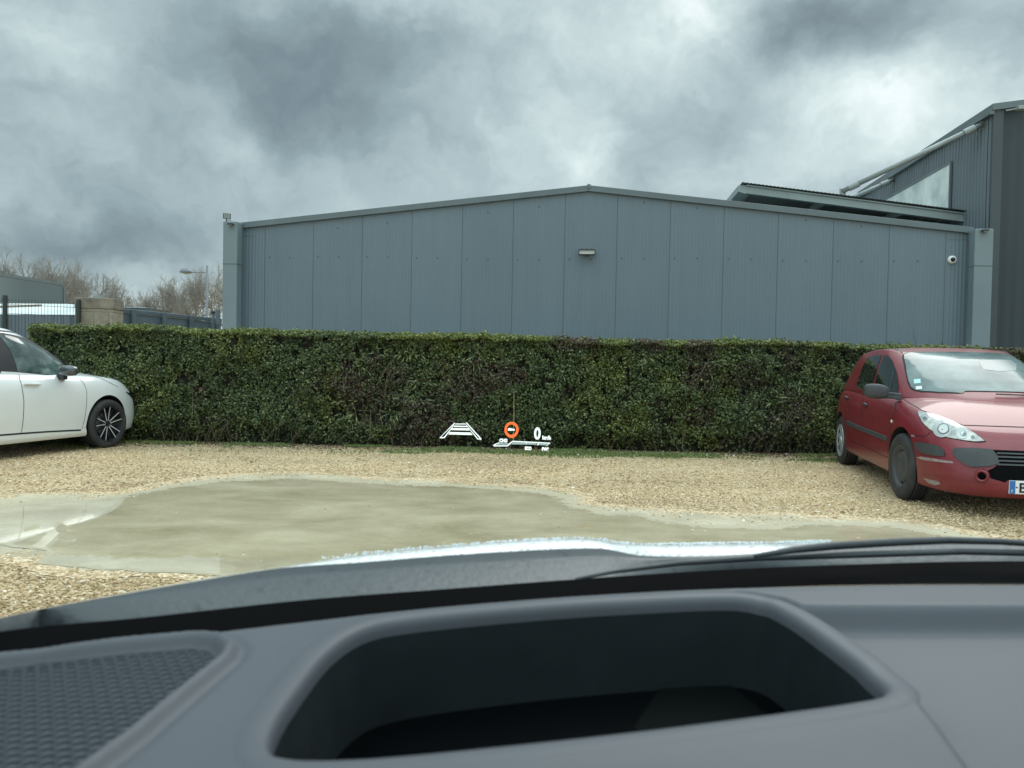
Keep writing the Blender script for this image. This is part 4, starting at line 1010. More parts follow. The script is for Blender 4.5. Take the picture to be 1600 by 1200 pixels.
M_red = paint('red_paint_mat', (.180, .006, .016), .0, .45, .10, coat=.45, dust=.05)
M_white = paint('white_paint_mat', (.74, .76, .755), 0, .35, .02)
M_glass = glass('side_glass_mat'); M_ptrim = rough_mat('grey_plastic_mat', (.045, .05, .053), .6, .15, 10)
M_gap = mat('gap_mat', (.008, .006, .006), .8)[0]

def headlight_glass(name):
    m, nt, b = mat(name, (.62, .64, .60), .12); b.inputs['Coat Weight'].default_value = 1; co = coords(nt)
    nt.l.new(nt.ramp(nt.noise(co, 14, 4), [(.38, (.26, .29, .28)), (.6, (.60, .62, .58))]), b.inputs['Base Color']); return m

def disc(car, name, px, py, rx, ry, dirn, m, off, parent, mirror='copy', bvh=None, n=28):
    pts = [car.pick(px+rx*math.cos(a), py+ry*math.sin(a), bvh)[0] for a in np.linspace(0, 2*math.pi, n, endpoint=False)]
    return car.decal(name, pts, dirn, m, off=off, parent=parent, mirror='none', step=.02, bvh=bvh)

def red_car():
    fc, rc = PZ(1403, 779.5), PZ(1311, 725.0); hd = math.atan2(fc.y-rc.y, fc.x-rc.x); wb = (fc-rc).length
    print('red wb', wb, 'heading', math.degrees(hd))
    k = wb/2.608
    X = lambda t: [(x*k, z) for x, z in t]
    c = dict(track=.862, wb=wb, wr=.318, tw=.195, rim=.202, arch=.365, xf=.86*k, xr=-3.34*k, b=.877, nf=4.5, nr=6.5, cx=-1.25*k, dp=2.4,
        zb=X([(-3.35, .30), (-2.9, .22), (-.4, .20), (.4, .185), (.9, .165)]),
        zs=X([(-3.35, .92), (-2.8, .985), (-1.5, .955), (-.6, .93), (-.1, .90), (.3, .83), (.6, .735), (.75, .66), (.9, .60)]),
        zc=X([(-3.35, .94), (-2.8, 1.02), (-1.5, 1.06), (-.4, 1.06), (-.05, 1.01), (.3, .915), (.6, .795), (.75, .70), (.9, .62)]),
        side=[(0, .05, .10, .08), (.03, .028, .05, .05), (.10, .018, .02, .02), (.20, .012, .004, .0), (.35, .004, .0, .0), (.5, .0, .012, .01), (.62, .0, .03, .02), (.74, .006, .055, .04), (.84, .02, .09, .06), (.92, .042, .13, .08), (.97, .066, .165, .10), (1.0, .095, .20, .13)],
        gh=dict(xf0=.12*k, xf1=-1.02*k, xr0=-3.28*k, xr1=-2.90*k, b0=.815, b1=.62, nf=3.3, nr=6.5,
                base=X([(-3.3, .93), (-2.5, .93), (-.3, .90), (.2, .88)]), roof=X([(-3.0, 1.40), (-2.6, 1.46), (-2.0, 1.505), (-1.5, 1.50), (-1.1, 1.46), (-.6, 1.45)]),
                prof=[(0, 0), (.10, .13), (.22, .28), (.36, .44), (.50, .58), (.64, .71), (.77, .815), (.88, .885), (.96, .925), (1.0, .945)]))
    car = Car('parked_hatchback', c, fc, hd); car.bodies(M_red, M_glass); r = car.root
    tag(r, 'red five door hatchback with scuffed bumper parked at the right end of the hedge', 'car')
    Z = lambda *a: [(1280+x/3.75, 500+y/3.75) for x, y in a]
    # wheels (front right is a bare steel wheel, rear right has a silver cover)
    car.wheel(0, -1, 'steel', R(5)); car.wheel(0, 1, 'cap', R(5)); car.wheel(-wb, -1, 'cap', 0, .3); car.wheel(-wb, 1, 'cap')
    cab = car.bvh_cab
    # windscreen
    ws = car.clipc(car.path(Z((1330, 446), (1200, 444), (1000, 440), (850, 436), (700, 429), (600, 424), (555, 416), (532, 402), (515, 360), (500, 290), (487, 225), (487, 203), (505, 194), (700, 187), (900, 189), (1060, 197), (1330, 197)), bvh=cab))
    ws = [p for p in ws if p.y < -1e-3]
    gm, nt, b = mat('windscreen_mat', (.16, .20, .20), .12); b.inputs['IOR'].default_value = 1.33; b.inputs['Specular IOR Level'].default_value = .25
    co = coords(nt); nt.l.new(nt.ramp(nt.noise(co, 2.2, 6, .6), [(.35, (.11, .15, .15)), (.65, (.22, .275, .275))]), b.inputs['Base Color'])
    rim_ = car.decal('windscreen_seal', [p for p in ws], (1, 0, .5), M_gap, .002, cab, 'join')
    cen = sum(ws, Vector())/len(ws)
    def shrink(pts, amt, keepy=True):
        o = []
        zs_ = [p.z for p in pts]; zm = (max(zs_)+min(zs_))/2; ym = min(p.y for p in pts)
        for p in pts: o.append(Vector((p.x, p.y+amt if p.y < ym*.25 else p.y, p.z+(amt if p.z < zm else -amt)*.9)))
        return o
    W_ = car.decal('windscreen', shrink(ws, .013), (1, 0, .5), gm, .0045, cab, 'join')
    st = mat('sticker_mat', (.45, .72, .72), .5)[0]; st2 = mat('sticker_white_mat', (.72, .80, .80), .5)[0]
    for q, mm in ((Z((556, 350), (594, 347), (597, 372), (558, 375)), st), (Z((567, 392), (603, 389), (605, 406), (570, 410)), st2)):
        car.decal('sticker', car.path(q, bvh=cab, closed=True), (1, 0, .5), mm, .0065, cab, parent=W_)
    car.decal('rear_view_mirror', car.path(Z((935, 250), (1000, 235), (1120, 238), (1155, 262), (1150, 300), (1060, 304), (960, 292)), bvh=cab, closed=True), (1, 0, .5), mat('mirror_back_mat', (.17, .21, .21), .3)[0], .0062, cab, parent=W_)
    # wipers
    wp = car.path(Z((1030, 441), (1150, 446), (1300, 450)), bvh=cab); MB().tube([p+Vector((.02, 0, .012)) for p in wp], .007, 6).build('wiper', M_dark, r)
    # side windows
    fw = car.path(Z((321, 425), (337, 330), (362, 250), (382, 209), (402, 206), (430, 240), (456, 310), (467, 390), (463, 445), (440, 464), (380, 446)), bvh=cab, closed=True)
    rw = car.path(Z((220, 383), (236, 325), (262, 262), (292, 221), (330, 209), (369, 205), (345, 270), (325, 340), (308, 418), (272, 410), (240, 398)), bvh=cab, closed=True)
    for nm, q in (('front_side_window', fw), ('rear_side_window', rw)): car.decal(nm, q, (0, -1, .25), M_glass, .004, cab, 'copy')
    car.seam('window_trim', car.path(Z((470, 466), (440, 468), (380, 450), (321, 429), (272, 413), (235, 398), (215, 383)), bvh=cab), .012, M_ptrim, .006, cab)
    car.seam('window_divider', car.path(Z((440, 300), (430, 350), (420, 400), (415, 455)), bvh=cab), .016, M_ptrim, .007, cab)
    car.decal('rear_window', [Vector((-3.0*k, y, z)) for y, z in ((-.50, 1.34), (-.60, 1.04), (.60, 1.04), (.50, 1.34))], (-1, 0, .6), M_glass, .004, cab)
    # roof gutter trim
    car.seam('roof_trim', car.path(Z((445, 172), (470, 180), (487, 196)), bvh=cab), .02, M_ptrim, .004, cab)
    # seams
    B_ = car.bvh_body
    for q in (((272, 415), (256, 480), (248, 560), (250, 650), (262, 738)), ((155, 455), (152, 520), (160, 590), (172, 650), (192, 712)), ((470, 460), (448, 520), (432, 590), (414, 680), (404, 750), (401, 806)), ((192, 712), (262, 740), (330, 772), (401, 806))):
        car.seam('door_gap', car.path(Z(*q), bvh=B_), .007, M_gap, .002, B_)
    car.seam('bonnet_gap', car.path(Z((475, 455), (530, 488), (600, 530)), bvh=car.bvh_body), .010, M_gap, .002, B_)
    hl_top = Z((600, 530), (700, 568), (780, 595), (840, 617), (1000, 622), (1310, 632))
    g_ = car.clipc(car.path(hl_top, bvh=B_)); g_ = [p for p in g_ if p.y < -.001]; car.seam('bonnet_gap', g_, .013, M_gap, .002, B_)
    car.seam('bumper_gap', car.path(Z((528, 668), (580, 680), (620, 682), (652, 661)), bvh=B_), .007, M_gap, .002, B_)
    # headlights
    hl = car.path(Z((573, 537), (590, 534), (620, 541), (700, 561), (780, 592), (850, 628), (920, 668), (980, 715), (930, 719), (860, 711), (760, 694), (690, 670), (640, 638), (600, 595)), bvh=B_, closed=True)
    D_ = (1, -.75, .35); HG = headlight_glass('headlight_mat')
    for sg in (0, 1):
        pass
    car.decal('headlight_surround', [p for p in hl], D_, M_gap, .002, B_, 'copy')
    cc = sum(hl, Vector())/len(hl); hl2 = [cc+(p-cc)*.955 for p in hl]
    h1, h2 = car.decal('headlight', hl2, D_, HG, .008, B_, 'copy', thick=1)
    mr = mat('reflector_bowl_mat', (.46, .49, .48), .18, .5)[0]; md = mat('reflector_mat', (.17, .19, .20), .2, .3)[0]; ml = mat('reflector_bright_mat', (.60, .63, .61), .15, .3)[0]
    for (x, y, rr, m_, of) in ((722, 640, 54, mr, .0095), (730, 642, 34, md, .0125), (731, 642, 27, ml, .0140), (838, 666, 36, mr, .0110), (845, 670, 17, md, .0118), (844, 669, 13, ml, .0122), (852, 674, 12, md, .0125), (622, 580, 19, mr, .0095), (622, 580, 11, md, .0110), (900, 690, 12, md, .0095)):
        px, py = 1280+x/3.75, 500+y/3.75
        pts = [car.pick(px+rr/3.75*math.cos(a), py+rr/3.75*math.sin(a)*.92, B_)[0] for a in np.linspace(0, 2*math.pi, 24, endpoint=False)]
        car.decal('reflector', pts, D_, m_, of, B_, 'none', parent=h1)
        car.decal('reflector', [Vector((p.x, -p.y, p.z)) for p in pts], (1, .75, .35), m_, of, B_, 'none', parent=h2)
    # bumper pieces
    car.decal('bumper_strip', car.path(Z((564, 716), (590, 715), (700, 736), (732, 765), (740, 797), (690, 797), (620, 784), (582, 765)), bvh=B_, closed=True), (1, -1.2, 0), M_ptrim, .014, B_, 'copy', thick=1)
    gl = car.clipc(car.path(Z((1310, 772), (1200, 768), (1040, 762), (1000, 760), (1040, 800), (1050, 845), (1020, 868), (990, 880), (985, 905), (1010, 930), (1090, 952), (1105, 940), (1310, 945)), bvh=B_)); gl = [p for p in gl if p.y < -.001]
    car.decal('front_grille', gl, (1, 0, 0), M_black, .003, B_, 'join')
    car.decal('bumper_pad', car.path(Z((784, 765), (795, 752), (900, 752), (1010, 761), (1040, 795), (1052, 842), (1000, 858), (900, 862), (860, 850), (810, 815), (788, 790)), bvh=B_, closed=True), (1, -.4, 0), M_ptrim, .016, B_, 'copy', thick=1)
    for y_ in (785, 806, 828, 850):
        q = car.clipc(car.path(Z((1040, y_-2), (1150, y_+2), (1310, y_+7)), bvh=B_)); q = [p for p in q if p.y < -.001]; car.seam('grille_bar', q, .014, M_ptrim, .012, B_)
    # tow / fog openings
    x, y = 955, 912
    c3, n3 = car.pick(1280+x/3.75, 500+y/3.75, B_)
    for sg in (1, -1):
        e = MB().lathe([(.030, .02), (.036, .03), (.046, .034), (.052, .022), (.054, -.02)], 32, 'x').build('fog_light_ring', M_red, r, smooth=True)
        e.location = (c3.x, c3.y*sg, c3.z); e.rotation_euler = (0, R(4), R(-28)*sg)
        MB().lathe([(.0, .012), (.031, .012), (.031, .02)], 24, 'x').build('fog_light', M_black, e)
    car.seam('bumper_crease', car.path(Z((590, 905), (660, 910), (760, 925), (900, 945), (990, 962)), bvh=B_), .010, M_red, .006, B_)
    sc = rough_mat('scuff_mat', (.30, .24, .24), .8, .3, 40)
    for q in (((570, 805), (600, 800), (680, 812), (780, 828), (790, 840), (700, 832), (610, 820)), ((612, 925), (650, 935), (700, 945), (712, 962), (680, 968), (640, 955)), ((540, 672), (560, 672), (562, 684), (540, 682)), ((548, 770), (560, 790), (565, 815), (552, 800))):
        car.decal('scuff', car.path(Z(*q), bvh=B_, closed=True), (1, -1, 0), sc, .002, B_, step=.015)
    # number plate
    c3, n3 = car.pick(1600, 762, B_); xx = car.bvh_body.ray_cast(Vector((2, 0, c3.z)), Vector((-1, 0, 0)))[0].x+.008
    pl_ = MB().box(xx-.03, xx, -.26, .26, c3.z-.055, c3.z+.055).build('number_plate', mat('plate_mat', (.78, .80, .80), .35)[0], r, bevel=.003)
    bl = mat('plate_blue_mat', (.02, .15, .42), .4)[0]; bw = mat('plate_glyph_mat', (.8, .8, .75), .5)[0]
    MB().box(xx+.0005, xx+.002, -.258, -.216, c3.z-.053, c3.z+.053).build('country_strip', bl, pl_)
    def text(s_, size, m_, parent, loc, rot, name, ext=.001, bold=0):
        cu = bpy.data.curves.new(name, 'FONT'); cu.body = s_; cu.size = size; cu.extrude = ext; cu.offset = bold; cu.align_x = 'LEFT'
        ob = bpy.data.objects.new(name, cu); COL.objects.link(ob); dg = bpy.context.evaluated_depsgraph_get(); me = bpy.data.meshes.new_from_object(ob.evaluated_get(dg)); bpy.data.objects.remove(ob)
        ob = bpy.data.objects.new(name, me); me.materials.clear(); me.materials.append(m_); COL.objects.link(ob); ob.parent = parent; ob.location = loc; ob.rotation_euler = rot; return ob
    globals()['text3d'] = text
    text('F', .030, bw, pl_, (xx+.0025, -.246, c3.z-.042), (R(90), 0, R(90)), 'country_letter')
    text('B', .112, M_gap, pl_, (xx+.002, -.192, c3.z-.040), (R(90), 0, R(90)), 'plate_letter', bold=.002)
    MB().lathe([(0, .001), (.007, .001)], 10, 'x', c=(xx+.0015, -.206, c3.z)).build('plate_bolt', M_gap, pl_)
    # door rubbing strips and handles
    car.decal('door_moulding', car.path(Z((164, 588), (240, 622), (330, 655), (401, 684), (401, 711), (330, 682), (240, 645), (165, 612)), bvh=B_, closed=True), (0, -1, 0), M_ptrim, .014, B_, 'copy', thick=1)
    for x0, y0 in ((168, 455), (279, 496)):
        p, n_ = car.pick(1280+x0/3.75, 500+y0/3.75, B_)
        for sg in (1, -1):
            h = MB().box(-.075, .075, -.016, .016, -.014, .014).build('door_handle', M_dark, r, bevel=.008); h.location = (p.x, (p.y-.016)*sg, p.z); h.rotation_euler = (0, R(4), 0)
    p, n_ = car.pick(1280+427/3.75, 500+594/3.75, B_)
    for sg in (1, -1):
        MB().lathe([(0, -.012), (.012, -.009), (.018, 0)], 16, 'y').build('side_indicator', mat('indicator_mat', (.75, .62, .5), .2)[0], r, smooth=True).location = (p.x, p.y-.002, p.z) if sg > 0 else (p.x, -p.y+.008, p.z)
    # door mirrors
    pm = car.Mi @ P(1280+335/3.75, 500+418/3.75, 1)
    o_ = car.Mi @ EYE; d_ = (car.Mi.to_3x3() @ ray(1280+335/3.75, 500+415/3.75)).normalized(); t = (-.985-o_.y)/d_.y; pm = o_+d_*t
    print('mirror at', pm)
    pm.x = max(min(pm.x, -.15), -.75)
    for sg in (1, -1):
        def S_(v): return (v[0], v[1]*sg, v[2])
        q = MB(); rs = []
        for u_, sc_ in ((-.115, .25), (-.11, .62), (-.09, .88), (-.04, 1.0), (.03, 1.0), (.08, .86), (.11, .62), (.118, .3)):
            ring = [(pm.x+.055*sc_*math.copysign(abs(math.cos(a))**.6, math.cos(a))-.02*abs(u_)*3, pm.y+u_, pm.z+.075*sc_*math.copysign(abs(math.sin(a))**.6, math.sin(a))-.10*(u_+.1)*.5) for a in np.linspace(0, 2*math.pi, 24, endpoint=False)]
            rs.append([S_(v) for v in ring]+[S_(ring[0])])
        q.grid(rs); n0 = 25; q.f.append(tuple(range(24))); q.m.append(0); q.f.append(tuple(7*n0+i for i in range(24))); q.m.append(0)
        mr = q.build('door_mirror', M_ptrim, r, smooth=True)
        MB().hexa([S_((pm.x-.03, pm.y+.09, pm.z-.06)), S_((pm.x+.03, pm.y+.09, pm.z-.06)), S_((pm.x+.03, pm.y+.09, pm.z-.01)), S_((pm.x-.03, pm.y+.09, pm.z-.01))],
                  [S_((pm.x-.03, -.76, pm.z-.09)), S_((pm.x+.07, -.76, pm.z-.09)), S_((pm.x+.05, -.76, pm.z-.02)), S_((pm.x-.03, -.76, pm.z-.02))]).build('mirror_arm', M_dark, mr, bevel=.008)
    # bonnet washer jet, aerial
    p, n_ = car.pick(1280+928/3.75, 500+468/3.75, B_); jm = MB(); jm.ico((p.x, p.y, p.z+.003), (.016, .012, .009), 2); jm.build('washer_jet', M_dark, r, smooth=True); MB().ico((p.x, -p.y, p.z+.003), (.016, .012, .009), 2).build('washer_jet', M_dark, r, smooth=True)
    z_ = car.bvh_cab.ray_cast(Vector((-2.45, 0, 3)), Vector((0, 0, -1)))[0]
    a0 = car.pick(1280+572/3.75, 500+158/3.75, cab)[0]
    MB().tube([a0, a0+Vector((-.16, .0, .22))], [.004, .002], 6).build('aerial', M_dark, r)
    # tail lights
    for sg in (1, -1):
        pts = [Vector((-3.1*k, y*sg, z)) for y, z in ((-.84, .95), (-.62, .92), (-.66, .70), (-.86, .70))]
        car.decal('tail_light', pts, (-1, -.6*sg, 0), mat('tail_mat', (.35, .01, .01), .2)[0], .006, B_, 'none')
    return car
red = red_car()

def white_car():
    fc = PZ(171, 699.5); hd = R(74.5)
    c = dict(track=.888, wb=2.64, wr=.326, tw=.225, rim=.238, arch=.372, xf=.875, xr=-3.44, b=.895, nf=4.2, nr=5, cx=-1.25, dp=2.6,
        zb=[(-3.45, .30), (-2.9, .20), (-.5, .185), (.4, .19), (.95, .20)],
        zs=[(-3.45, .95), (-2.8, 1.04), (-1.5, .99), (-.6, .965), (-.1, .95), (.3, .905), (.55, .82), (.72, .73), (.88, .62)],
        zc=[(-3.45, .97), (-2.8, 1.07), (-1.5, 1.07), (-.6, 1.06), (-.2, 1.04), (.3, .975), (.55, .88), (.72, .765), (.88, .63)],
        side=[(0, .06, .10, .08), (.03, .035, .05, .05), (.08, .025, .02, .02), (.15, .028, .01, .01), (.25, .012, .0, .0), (.38, .004, .0, .0), (.5, .0, .01, .0), (.64, .0, .018, .02), (.76, .008, .035, .04), (.85, .022, .06, .06), (.92, .042, .09, .08), (.97, .066, .12, .10), (1.0, .095, .155, .13)],
        gh=dict(xf0=.12, xf1=-1.0, xr0=-3.25, xr1=-2.80, b0=.80, b1=.60, nf=3.4, nr=4.0,
                base=[(-3.3, .96), (-2.5, .96), (-.5, .90), (0, .88)], roof=[(-3.0, 1.46), (-2.6, 1.52), (-2.0, 1.58), (-1.6, 1.588), (-1.2, 1.56), (-.8, 1.52)],
                prof=[(0, 0), (.10, .13), (.22, .28), (.36, .44), (.50, .58), (.64, .71), (.77, .815), (.88, .885), (.96, .925), (1.0, .945)]))
    car = Car('parked_estate', c, fc, hd); car.bodies(M_white, M_glass); r = car.root
    tag(r, 'white car with dark alloy wheels parked nose in at the left end of the hedge', 'car')
    car.root.name = 'parked_car'
    for ax in (0, -2.64):
        for sd_ in (-1, 1): car.wheel(ax, sd_, 'alloy', R(0), .15 if ax == 0 else .5)
    Z = lambda *a: [(x/4, 480+y/4) for x, y in a]; cab, B_ = car.bvh_cab, car.bvh_body
    # side windows
    gm = M_glass
    gw, nt, b = mat('front_window_mat', (.07, .11, .105), .03); b.inputs['IOR'].default_value = 1.65; b.inputs['Coat Weight'].default_value = .6
    co = coords(nt); nt.l.new(nt.ramp(nt.noise(co, 3.2, 5, .6, dist=.5), [(.40, (.03, .055, .052)), (.55, (.10, .15, .14)), (.68, (.30, .38, .37))]), b.inputs['Base Color'])
    fr_ = car.path(Z((108, 402), (95, 350), (60, 270), (20, 205), (-20, 170), (60, 180), (160, 215), (260, 268), (330, 318), (375, 352), (388, 385), (385, 428), (300, 420), (200, 410)), bvh=cab, closed=True)
    car.decal('window_surround', car.path(Z((520, 418), (482, 430), (388, 434), (250, 420), (108, 406), (-40, 398), (-160, 392), (-160, 330), (-140, 240), (-90, 180), (-40, 158), (20, 162), (100, 178), (200, 212), (300, 264), (400, 324), (470, 378)), bvh=cab, closed=True), (0, -1, .3), M_dark, .003, cab, 'copy')
    car.decal('front_side_window', fr_, (0, -1, .3), gw, .006, cab, 'copy')
    rwp = [Vector((x, -.7, z)) for x, z in ((-1.52, .985), (-1.60, 1.33), (-1.85, 1.355), (-2.15, 1.34), (-2.38, 1.25), (-2.45, 1.12), (-2.40, 1.02), (-1.9, .995))]
    car.decal('rear_side_window', rwp, (0, -1, .3), gm, .006, cab, 'copy')
    car.decal('windscreen', [Vector((-.5, y, z)) for y, z in ((-.54, 1.33), (-.70, .98), (-.3, .955), (.3, .955), (.70, .98), (.54, 1.33), (.2, 1.345), (-.2, 1.345))], (1, 0, .5), gm, .004, cab)
    car.decal('rear_window', [Vector((-3.0, y, z)) for y, z in ((-.48, 1.27), (-.58, 1.02), (.58, 1.02), (.48, 1.27))], (-1, 0, .6), gm, .004, cab)
    # roof rail / black line above the windows
    car.seam('roof_rail', car.path(Z((-60, 142), (20, 150), (100, 164), (200, 198), (300, 250), (400, 312), (462, 360)), bvh=cab), .018, M_dark, .005, cab)
    # gaps
    car.seam('door_gap', car.path(Z((96, 408), (122, 450), (140, 520), (149, 590), (146, 680), (132, 795)), bvh=B_), .007, M_gap, .002, B_)
    car.seam('door_gap', car.path(Z((484, 440), (525, 480), (541, 520), (540, 620), (528, 700), (512, 762)), bvh=B_), .006, M_gap, .002, B_)
    car.seam('bonnet_gap', car.path(Z((545, 416), (600, 436), (680, 470), (740, 500)), bvh=B_), .007, M_gap, .002, B_)
    car.seam('sill_gap', car.path(Z((-60, 806), (0, 800), (130, 790), (300, 778), (505, 768)), bvh=B_), .020, M_dark, .003, B_)
    car.seam('wing_gap', car.path(Z((525, 750), (560, 750)), bvh=B_), .005, M_gap, .002, B_)
    # handle
    p, n_ = car.pick(196/4, 480+479/4, B_)
    for dx_ in (0, -1.02):
        for sg in (1, -1):
            rr = [[(-.105, 0, -.004), (-.105, 0, .004)]]; h = MB().box(-.11, .11, -.022, .012, -.013, .013).build('door_handle', M_white, r, bevel=.011); h.location = (p.x+dx_, (p.y-.016)*sg, p.z+.02*(dx_ < 0)); h.rotation_euler = (0, R(2), 0)
    # headlight
    for sg in (1, -1):
        pts = [Vector((x, -.75*sg, z)) for x, z in ((.36, .735), (.60, .725), (.76, .665), (.86, .60), (.80, .585), (.62, .635), (.42, .70))]
        car.decal('headlight', pts, (.6, -1*sg, .2), M_glass, .005, B_, 'none')
        pts = [Vector((.9, y*sg, z)) for y, z in ((-.55, .40), (-.72, .42), (-.70, .25), (-.5, .25))]
        car.decal('fog_light_recess', pts, (1, -.3*sg, 0), M_black, .004, B_, 'none')
        pts = [Vector((-3.3, y*sg, z)) for y, z in ((-.84, .92), (-.55, .90), (-.6, .74), (-.86, .76))]
        car.decal('tail_light', pts, (-1, -.5*sg, 0), mat('tail_mat', (.35, .01, .01), .2)[0], .006, B_, 'none')
    car.decal('front_grille', [Vector((.9, y, z)) for y, z in ((-.62, .52), (-.70, .24), (.70, .24), (.62, .52))], (1, 0, 0), M_black, .004, B_)
    # mirror
    o_ = car.Mi @ EYE; d_ = (car.Mi.to_3x3() @ ray(428/4, 480+397/4)).normalized(); t = (-.99-o_.y)/d_.y; pm = o_+d_*t
    print('white mirror at', pm)
    for sg in (1, -1):
        def S_(v): return (v[0], v[1]*sg, v[2])
        rs = []; q = MB()
        for u_, sc_ in ((-.12, .25), (-.11, .62), (-.085, .88), (-.03, 1.0), (.04, 1.0), (.085, .84), (.112, .6), (.12, .3)):
            ring = [(pm.x+.075*sc_*math.copysign(abs(math.cos(a))**.75, math.cos(a)), pm.y+u_, pm.z+.068*sc_*math.copysign(abs(math.sin(a))**.75, math.sin(a))) for a in np.linspace(0, 2*math.pi, 24, endpoint=False)]
            rs.append([S_(v) for v in ring]+[S_(ring[0])])
        q.grid(rs); n0 = 25; q.f.append(tuple(range(24))); q.m.append(0); q.f.append(tuple(7*n0+i for i in range(24))); q.m.append(0)
        mr = q.build('door_mirror', mat('mirror_shell_mat', (.05, .055, .06), .25, coat=1)[0], r, smooth=True)
        MB().hexa([S_((pm.x-.02, pm.y+.06, pm.z-.11)), S_((pm.x+.05, pm.y+.06, pm.z-.11)), S_((pm.x+.05, pm.y+.06, pm.z-.02)), S_((pm.x-.02, pm.y+.06, pm.z-.02))],
                  [S_((pm.x-.0, -.80, pm.z-.12)), S_((pm.x+.13, -.80, pm.z-.12)), S_((pm.x+.11, -.80, pm.z-.05)), S_((pm.x+.0, -.80, pm.z-.05))]).build('mirror_arm', M_dark, mr, bevel=.01)
    return car
white = white_car()

# ------------------------------------------------------------------ the car the photograph is taken from
def own_car():
    root = empty('driver_car', (.4, -.6, 0)); tag(root, 'car seen from its driver seat: grey dashboard, windscreen and white rain-specked bonnet', 'car')
    def part(o, p=None):
        o.parent = p or root
        if p is None: o.matrix_parent_inverse = Matrix.Translation(root.location).inverted()
        return o
    ZD = .925                                      # height of the dashboard top
    D = lambda px, py, z=ZD: PZ(px, py, z)
    def curve(lst):
        return interp([(p[0], p[1]) for p in lst])
    sil = curve([(-500, 1120), (-200, 1020), (0, 965), (200, 925), (400, 891), (560, 869), (700, 855), (840, 844), (930, 843), (965, 850), (1020, 851), (1130, 849), (1240, 850), (1400, 856), (1600, 866), (2000, 900), (2400, 960)])
    ctop = curve([(-500, 1126), (-200, 1024), (0, 966), (200, 927), (420, 890), (480, 884), (560, 879), (700, 868), (850, 859), (940, 857), (965, 861), (1000, 868), (1100, 869), (1200, 864), (1260, 856), (1330, 850), (1420, 846), (1520, 844), (1600, 849), (2000, 905), (2400, 965)])
    band = curve([(-500, 1110), (-200, 1030), (0, 988), (220, 966), (480, 938), (700, 921), (900, 906), (1100, 893), (1300, 884), (1600, 878), (2000, 890), (2400, 925)])
    dtop = curve([(-500, 1080), (-200, 1040), (0, 1017), (300, 980), (600, 947), (900, 922), (1200, 908), (1600, 905), (2000, 915), (2400, 940)])
    xs = list(range(-500, 2401, 20))
    # bonnet: rear edge, crest, then falling away to the nose
    rows = [[], [], [], [], [], [], [], []]
    for i, x in enumerate(xs):
        a = D(x, ctop(x)+4, .915); c = P(x, sil(x), a.y+.42*(1 if x > 300 else max(.45, .45+.55*(x+500)/800)))
        up = a.lerp(c, .5)+Vector((0, 0, .012*min(1, max(.05, (ctop(x)-sil(x)-1)/14)))); dirn = Vector(((c.x-.45)*.12, 1, 0))
        rows[0].append(a-Vector((0, .0, .03))); rows[1].append(a); rows[2].append(up); rows[3].append(c)
        s_ = 1-.14*abs(c.x-.45)
        for j, (dy, dz) in enumerate(((.16, -.045), (.36, -.13), (.52, -.26), (.60, -.62))): rows[4+j].append(c+dirn*dy*s_+Vector((0, 0, dz)))
    m, nt, b = mat('bonnet_paint_mat', (.84, .84, .835), .30, coat=1.0); co = coords(nt)
    vn = nt.add('ShaderNodeTexVoronoi'); nt.l.new(co, vn.inputs['Vector']); vn.inputs['Scale'].default_value = 130
    drop = nt.maprange(vn.outputs['Distance'], .15, .42, 1, 0, True)
    bn = nt.bump(drop, .9, .004); nt.l.new(bn, b.inputs['Normal']); nt.l.new(bn, b.inputs['Coat Normal'])
    bo = MB().grid(rows).build('bonnet', m, None, smooth=True); part(bo)
    # rain droplets standing on the bonnet
    dm, nt, b = mat('droplet_mat', (.62, .68, .70), .05); b.inputs['Coat Weight'].default_value = 1
    dr = MB()
    for _ in range(1700):
        x = 500+800*rng.random()**.7; a = D(x, ctop(x)+4, .915); c = P(x, sil(x), a.y+.42); t = rng.uniform(.45, 1.25)
        p = a.lerp(c, t)+Vector((0, 0, .012*(1-abs(2*min(t, 1)-1)))); r_ = rng.uniform(.0012, .0030)
        if t > 1: p.z -= .01*(t-1)
        dr.ico(p, (r_*rng.uniform(.9, 1.6), r_, r_*.75), 1)
    o = dr.build('water_droplets', dm, None, smooth=True, fixn=False); o['kind'] = 'stuff'; o.parent = bo
    # cowl between bonnet and glass
    r0, r1, r2, r3 = [], [], [], []
    for x in xs:
        a = D(x, ctop(x)+0, .925); b_ = D(x, band(x), .905); m1 = a.lerp(b_, .45)+Vector((0, 0, .006)); m2 = a.lerp(b_, .55)-Vector((0, 0, .004))
        r0.append(a-Vector((0, -.004, .03))); r1.append(a); r2.append(m1); r3.append(b_)
    cm, nt, b = mat('cowl_mat', (.06, .072, .08), .42, spec=.5); co = coords(nt)
    f = nt.noise(co, 34, 5, .7); col = nt.mix(nt.maprange(f, .58, .70, 0, .75), (.052, .063, .070), (.012, .015, .018)); nt.l.new(col, b.inputs['Base Color'])
    nt.l.new(nt.bump(nt.noise(co, 90, 3), .3, .004), b.inputs['Normal'])
    part(MB().grid([r0, r1, r2, r3]).build('wiper_cowl', cm, None, smooth=True))
    # black ceramic band at the foot of the glass, and the gap down to the dashboard
    e0, e1, e2 = [], [], []
    for x in xs:
        a = D(x, band(x)-1, .912); c = D(x, dtop(x)-3, .918); e0.append(a); e1.append(a.lerp(c, .5)-Vector((0, 0, .02))); e2.append(c-Vector((0, 0, .01)))
    part(MB().grid([e0, e1, e2]).build('windscreen_band', M_black, None))
    # wipers
    wm = rough_mat('wiper_mat', (.045, .052, .058), .5, .2, 20)
    W1 = [(1180, 864), (1240, 854), (1300, 848), (1400, 842), (1480, 839), (1560, 841), (1640, 846), (1760, 858)]
